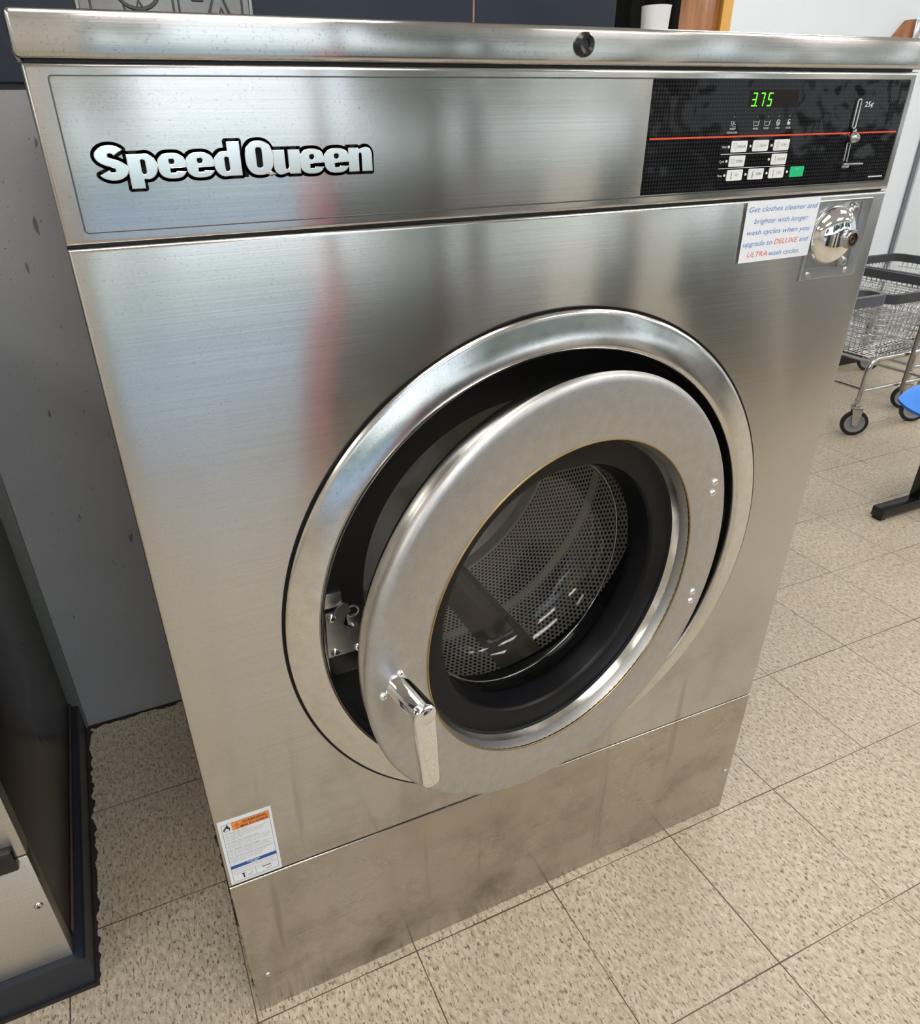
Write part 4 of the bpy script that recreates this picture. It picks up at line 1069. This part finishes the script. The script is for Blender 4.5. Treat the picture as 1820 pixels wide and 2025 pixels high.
# ------------------------------------------------------------------ neighbour machine on its plinth, left
b = MB()
b.prism([(-1.35, 0.0), (-0.268, 0.0), (-0.268, 0.078), (-0.272, 0.082), (-1.35, 0.082)], 0.178, 0.96)
plinth = b.build('machine_plinth', M_cove, ang=30); tag(plinth, 'low navy blue plinth under the left-hand steel machine', 'plinth')
ng = thing('washing_machine', 'steel washer with dark side, cut off by the left edge on a navy plinth', 'washing machine', (-0.82, 0.55, 0.082)); ng['_org'] = [-0.82, 0.55, 0.082]
b = MB(); b.box((-1.34, 0.205, 0.082), (-0.289, 0.955, 1.10), 0.002); b.build('cabinet', M_dark_side, ng)
b = MB(); b.box((-1.34, 0.192, 0.082), (-0.287, 0.222, 0.36), 0.002); kk = b.build('kick_panel', M_neigh, ng); kk['_org'] = [-0.82, 0.55, 0.082]
b = MB(); b.box((-1.34, 0.192, 0.364), (-0.287, 0.222, 1.10), 0.002); b.build('front_panel', M_neigh, ng)
b = MB(); b.box((-1.2, 0.176, 0.350), (-0.300, 0.195, 0.394), 0.004); b.build('handle', M_blackp, ng)
b = MB(); screw(b, (-0.303, 0.192, 0.238), 0.0075, 0.004, 0, 20, 1); b.build('screw', [M_chrome_dull, M_black], kk)
b = MB(); b.box((-0.2885, 0.235, 0.083), (-0.2835, 0.955, 0.094), 0.001); b.build('base_flange', mat('rusty_flange', (0.10, 0.065, 0.045), 0.6, 0.4, noise=0.4), ng)

# ------------------------------------------------------------------ things above and behind the washer
sg = thing('sign', 'embossed grey metal plate with line symbols on the navy wall', 'sign', (0.238, 0.895, 1.50)); sg['_org'] = [0.238, 0.895, 1.50]
b = MB(); b.box((0.094, 0.887, 1.50), (0.389, 0.895, 1.78), 0.002); b.build('plate', steel('grey_plate', (0.34, 0.34, 0.35), 0.42, 0, 'n', 0.3, bump=0.05), sg)
b = MB(); ys_ = 0.8865
def stroke(pts, r=0.0032): b.tube([(x, ys_, z) for x, z in pts], r, 6)
for x in (0.112, 0.252, 0.376): stroke([(x, 1.505), (x, 1.77)], 0.002)
stroke([(0.262, 1.505), (0.262, 1.77)], 0.002)
cx_, cz_ = 0.193, 1.585
b.tube([(cx_+0.036*math.cos(t*PI/12), ys_, cz_+0.028*math.sin(t*PI/12)) for t in range(24)], 0.0034, 6, 0, True)
stroke([(0.178, 1.53), (0.193, 1.57), (0.215, 1.53)]); stroke([(0.166, 1.562), (0.178, 1.53)], 0.002)
stroke([(0.305, 1.53), (0.333, 1.60), (0.361, 1.53)]); stroke([(0.322, 1.53), (0.337, 1.563), (0.352, 1.53)], 0.0024)
stroke([(0.285, 1.574), (0.306, 1.574)], 0.003)
b.build('symbols', mat('engraved_dark', (0.07, 0.07, 0.08), 0.6, noise=0.1), sg, merge=False)
b = MB(); b.box((0.3892, 0.886, 1.50), (0.395, 0.895, 1.78), 0.001); b.build('plate_edge', M_chrome_dull, sg)
b = MB(); b.box((0.088, 0.886, 1.50), (0.0938, 0.895, 1.78), 0.001); b.build('plate_edge', M_chrome_dull, sg)

b = MB()
zc0 = 1.4565
prof = [(0.0, 0.001), (0.0195, 0.001), (0.0200, 0.004), (0.0245, 0.080), (0.0252, 0.0815), (0.0238, 0.0815), (0.0190, 0.006), (0.0, 0.006)]
b.lathe(prof, (0.984, 0.45, zc0-0.001), 'z', 40)
o = b.build('cup', M_cup, ang=40); tag(o, 'small plain white cup standing on top of the washer', 'cup')

b = MB()  # wavy black sheet filling the space beside the wooden door
n_ = 60
A = [b.v((1.245+0.0215*k, 2.20+0.012*math.sin(k*1.3), 0.05)) for k in range(n_)]
B2 = [b.v((1.245+0.0215*k, 2.20+0.012*math.sin(k*1.3), 2.5)) for k in range(n_)]
A3 = [b.v((1.245+0.0215*k, 2.206+0.012*math.sin(k*1.3), 0.05)) for k in range(n_)]
B3 = [b.v((1.245+0.0215*k, 2.206+0.012*math.sin(k*1.3), 2.5)) for k in range(n_)]
for k in range(n_-1):
    b.f([A[k], A[k+1], B2[k+1], B2[k]]); b.f([A3[k+1], A3[k], B3[k], B3[k+1]]); b.f([B2[k], B2[k+1], B3[k+1], B3[k]]); b.f([A[k+1], A[k], A3[k], A3[k+1]])
b.f([A[0], B2[0], B3[0], A3[0]]); b.f([A[-1], A3[-1], B3[-1], B2[-1]])
o = b.build('dark_sheet', M_dark_sheet, ang=60); tag(o, 'black streaked sheet between navy wall and wooden door', 'dark_sheet')

br = thing('shelf_bracket', 'brown wooden bracket with metal strip on the white wall', 'bracket', (4.1, 2.299, 1.60)); br['_org'] = [4.1, 2.299, 1.60]
b = MB(); b.prism([(3.93, 1.70), (4.045, 1.70), (4.045, 1.785), (4.015, 1.785)], 2.26, 2.299); b.build('corbel', M_wood, br)
b = MB(); b.box((4.0455, 2.255, 1.60), (4.095, 2.299, 1.79), 0.002); b.build('metal_strip', M_chrome_dull, br)

# ------------------------------------------------------------------ laundry carts, right
def rr_path(x0, y0, x1, y1, r, z, n=6):
    return [(x, y, z) for x, y in rrect(x0, y0, x1, y1, r, n)]
def make_cart(label, rim_mat, w=0.52, dep=0.62, zr=0.66):
    c = thing('laundry_cart', label, 'laundry cart', (0, 0, 0), 0, 'wire laundry carts by the white wall')
    # rim bumper
    b = MB(); b.sweep(rr_path(0, 0, w, dep, 0.06, zr), [(0.014, -0.020), (0.014, 0.020), (-0.010, 0.020), (-0.010, -0.020)]); b.build('rim_bumper', rim_mat, c, ang=50)
    # wire basket
    b = MB(); zb = 0.385; tp = 0.045
    def lvl(z):
        t = (zr-z)/(zr-zb)*tp
        return rr_path(t, t, w-t, dep-t, 0.06, z)
    for k in range(11):
        b.tube(lvl(zr-0.02-k*(zr-0.02-zb)/10), 0.0022, 5, 0, True)
    def side(p, q, n):
        for k in range(n+1):
            s_ = k/n
            x = p[0]+(q[0]-p[0])*s_; y = p[1]+(q[1]-p[1])*s_
            cx, cy = w/2, dep/2
            fx_ = (w/2-tp)/(w/2); fy_ = (dep/2-tp)/(dep/2)
            b.tube([(x, y, zr-0.01), (cx+(x-cx)*fx_, cy+(y-cy)*fy_, zb)], 0.0018, 5)
    side((0.05, 0), (w-0.05, 0), 15); side((0.05, dep), (w-0.05, dep), 15); side((0, 0.05), (0, dep-0.05), 18); side((w, 0.05), (w, dep-0.05), 18)
    for k in range(16):
        x = tp+0.01+(w-2*tp-0.02)*k/15; b.tube([(x, tp, zb), (x, dep-tp, zb)], 0.0018, 5)
    for k in range(9):
        y = tp+0.01+(dep-2*tp-0.02)*k/8; b.tube([(tp, y, zb), (w-tp, y, zb)], 0.0022, 5)
    b.build('wire_basket', M_wire, c, ang=0, merge=False)
    # tube frame: an upturned U at each end, joined low down
    def U(y):
        pts = [(0.045, y, 0.175), (0.045, y, 0.32)]
        pts += [(0.045+0.055*(1-math.cos(t*PI/12)), y, 0.32+0.055*math.sin(t*PI/12)) for t in range(1, 7)]
        pts += [(w-0.045-0.055*(1-math.cos(t*PI/12)), y, 0.32+0.055*math.sin(t*PI/12)) for t in range(6, 0, -1)]
        pts += [(w-0.045, y, 0.32), (w-0.045, y, 0.175)]
        return pts
    b = MB()
    for y in (0.035, dep-0.035): b.tube(U(y), 0.0125, 12)
    b.tube([(0.045, 0.035, 0.225), (w-0.045, 0.035, 0.225)], 0.009, 10); b.tube([(0.045, dep-0.035, 0.225), (w-0.045, dep-0.035, 0.225)], 0.009, 10)
    b.tube([(0.045, 0.035, 0.235), (0.045, dep-0.035, 0.235)], 0.009, 10); b.tube([(w-0.045, 0.035, 0.235), (w-0.045, dep-0.035, 0.235)], 0.009, 10)
    b.build('tube_frame', M_chrome_dull, c, ang=60, merge=False)
    b = MB(); b.box((w*0.56, 0.008, 0.20), (w*0.56+0.024, 0.016, zr-0.01), 0.002); b.build('upright_bar', mat('brown_grey_bar', (0.22, 0.20, 0.18), 0.35, 0.9, noise=0.2) if 'brown_grey_bar' not in bpy.data.materials else bpy.data.materials['brown_grey_bar'], c)
    for x in (0.045, w-0.045):
        for y in (0.035, dep-0.035):
            yx = 0.10 if y > 0.1 else 0.0
            b = MB(); b.T = Matrix.Translation((x+0.012, y, 0.063)) @ Matrix.Rotation(math.radians(-38), 4, 'Z')
            b.lathe([(0.060, -0.010), (0.0625, -0.006), (0.0625, 0.006), (0.060, 0.010), (0.046, 0.011)], (0, 0, 0), 'y', 40, 0)
            b.lathe([(0.046, -0.011), (0.060, -0.010)], (0, 0, 0), 'y', 40, 0)
            for s_ in (-1, 1):
                b.lathe([(0.0, s_*0.012), (0.012, s_*0.012), (0.014, s_*0.007), (0.036, s_*0.007), (0.040, s_*0.011), (0.046, s_*0.011)], (0, 0, 0), 'y', 40, 1)
            wh = b.build('wheel', [M_tyre, M_hub], c, ang=35)
            b = MB(); b.T = Matrix.Translation((x+0.012, y, 0.063)) @ Matrix.Rotation(math.radians(-38), 4, 'Z')
            for s_ in (-1, 1):
                pl = [(-0.028, 0.075), (0.020, 0.075), (0.012, -0.008), (0.0, -0.014), (-0.012, -0.008)]
                b.prism(pl, s_*0.017-0.0015, s_*0.017+0.0015)
            b.box((-0.028, -0.0185, 0.070), (0.020, 0.0185, 0.078), 0.001)
            b.lathe([(0.022, 0.078), (0.024, 0.084), (0.022, 0.092), (0.013, 0.094), (0.013, 0.118)], (-0.010, 0, 0), 'z', 24)
            b.build('caster_fork', M_chrome_dull, c, ang=40)
    return c
cA = make_cart('nearest wire laundry cart, chrome frame and grey bumper, beside the washer', M_bumper)
cA.location = (3.215, 1.41, 0)
cB = copy_tree(cA); cB['label'] = 'wire laundry cart farther back against the white wall, mostly hidden'
cB.location = (3.74, 1.52, 0.012); cB.rotation_euler = (0, 0, 0.0); cB.location = (3.78, 1.56, 0)
# grey push loop on the near end of the first cart
b = MB(); b.sweep(rr_path(-0.60, -0.09, -0.150, 0.025, 0.045, 0.70), [(0.012, -0.024), (0.012, 0.018), (-0.012, 0.018), (-0.012, -0.024)])
for q in (-0.45, -0.18): b.tube([(q, 0.025, 0.695), (-0.02, 0.06, 0.665), (0.03, 0.07, 0.655)], 0.006, 8)
o = b.build('push_handle', M_bumper2, cA, ang=50)

# ------------------------------------------------------------------ blue seat on a black beam stand
ch = thing('waiting_chair', 'bright blue plastic seat on black steel stand, cut off at right edge', 'chair', (2.98, 0.80, 0)); ch['_org'] = [2.98, 0.80, 0]
b = MB()
b.box((2.60, 0.765, 0.012), (3.36, 0.815, 0.052), 0.003); b.box((2.605, 0.77, 0.0), (2.635, 0.81, 0.012), 0.002); b.box((3.325, 0.77, 0.0), (3.355, 0.81, 0.012), 0.002)
b.build('foot_bar', M_blackp, ch)
b = MB(); b.box((2.80, 0.768, 0.052), (2.86, 0.812, 0.36), 0.003); b.build('post', M_blackp, ch)
b = MB(); b.box((2.80, 0.77, 0.33), (3.30, 0.81, 0.379), 0.003); b.build('beam', M_blackp, ch)
b = MB()
gx, gy = 18, 18; top, bot = [], []
for j in range(gy+1):
    for i in range(gx+1):
        u = i/gx*2-1; v_ = j/gy*2-1
        # square mapped to a rounded shell
        uu = u*math.sqrt(1-0.35*v_*v_); vv = v_*math.sqrt(1-0.35*u*u)
        x = 2.985+0.235*uu; y = 0.79+0.225*vv
        z = 0.384+0.045*(uu*0.5+0.5)**3+0.03*abs(vv)**3
        top.append(b.v((x, y, z+0.006))); bot.append(b.v((x, y, z-0.004)))
for j in range(gy):
    for i in range(gx):
        k = j*(gx+1)+i
        b.f([top[k], top[k+1], top[k+gx+2], top[k+gx+1]]); b.f([bot[k], bot[k+gx+1], bot[k+gx+2], bot[k+1]])
for i in range(gx):
    b.f([bot[i], bot[i+1], top[i+1], top[i]]); k = gy*(gx+1)+i; b.f([top[k], top[k+1], bot[k+1], bot[k]])
for j in range(gy):
    k = j*(gx+1); b.f([top[k], top[k+gx+1], bot[k+gx+1], bot[k]]); k += gx; b.f([bot[k], bot[k+gx+1], top[k+gx+1], top[k]])
b.build('seat', M_seat, ch, ang=50)
b = MB()
rows = []
for j in range(13):
    t = j/12; row = []
    for i in range(13):
        u = i/12*2-1
        y = 0.80+0.215*u*(1-0.15*t*t); z = 0.415+0.39*t; x = 3.20+0.07*t-0.05*u*u
        row.append((b.v((x-0.004, y, z)), b.v((x+0.006, y, z))))
    rows.append(row)
for j in range(12):
    for i in range(12):
        for s_ in (0, 1): b.f([rows[j][i][s_], rows[j][i+1][s_], rows[j+1][i+1][s_], rows[j+1][i][s_]])
for j in range(12):
    for i in (0, 12): b.f([rows[j][i][0], rows[j+1][i][0], rows[j+1][i][1], rows[j][i][1]])
for i in range(12):
    for j in (0, 12): b.f([rows[j][i][0], rows[j][i+1][0], rows[j][i+1][1], rows[j][i][1]])
b.build('backrest', M_seat, ch, ang=50)

for o in S.objects:
    if '_org' in o: del o['_org']
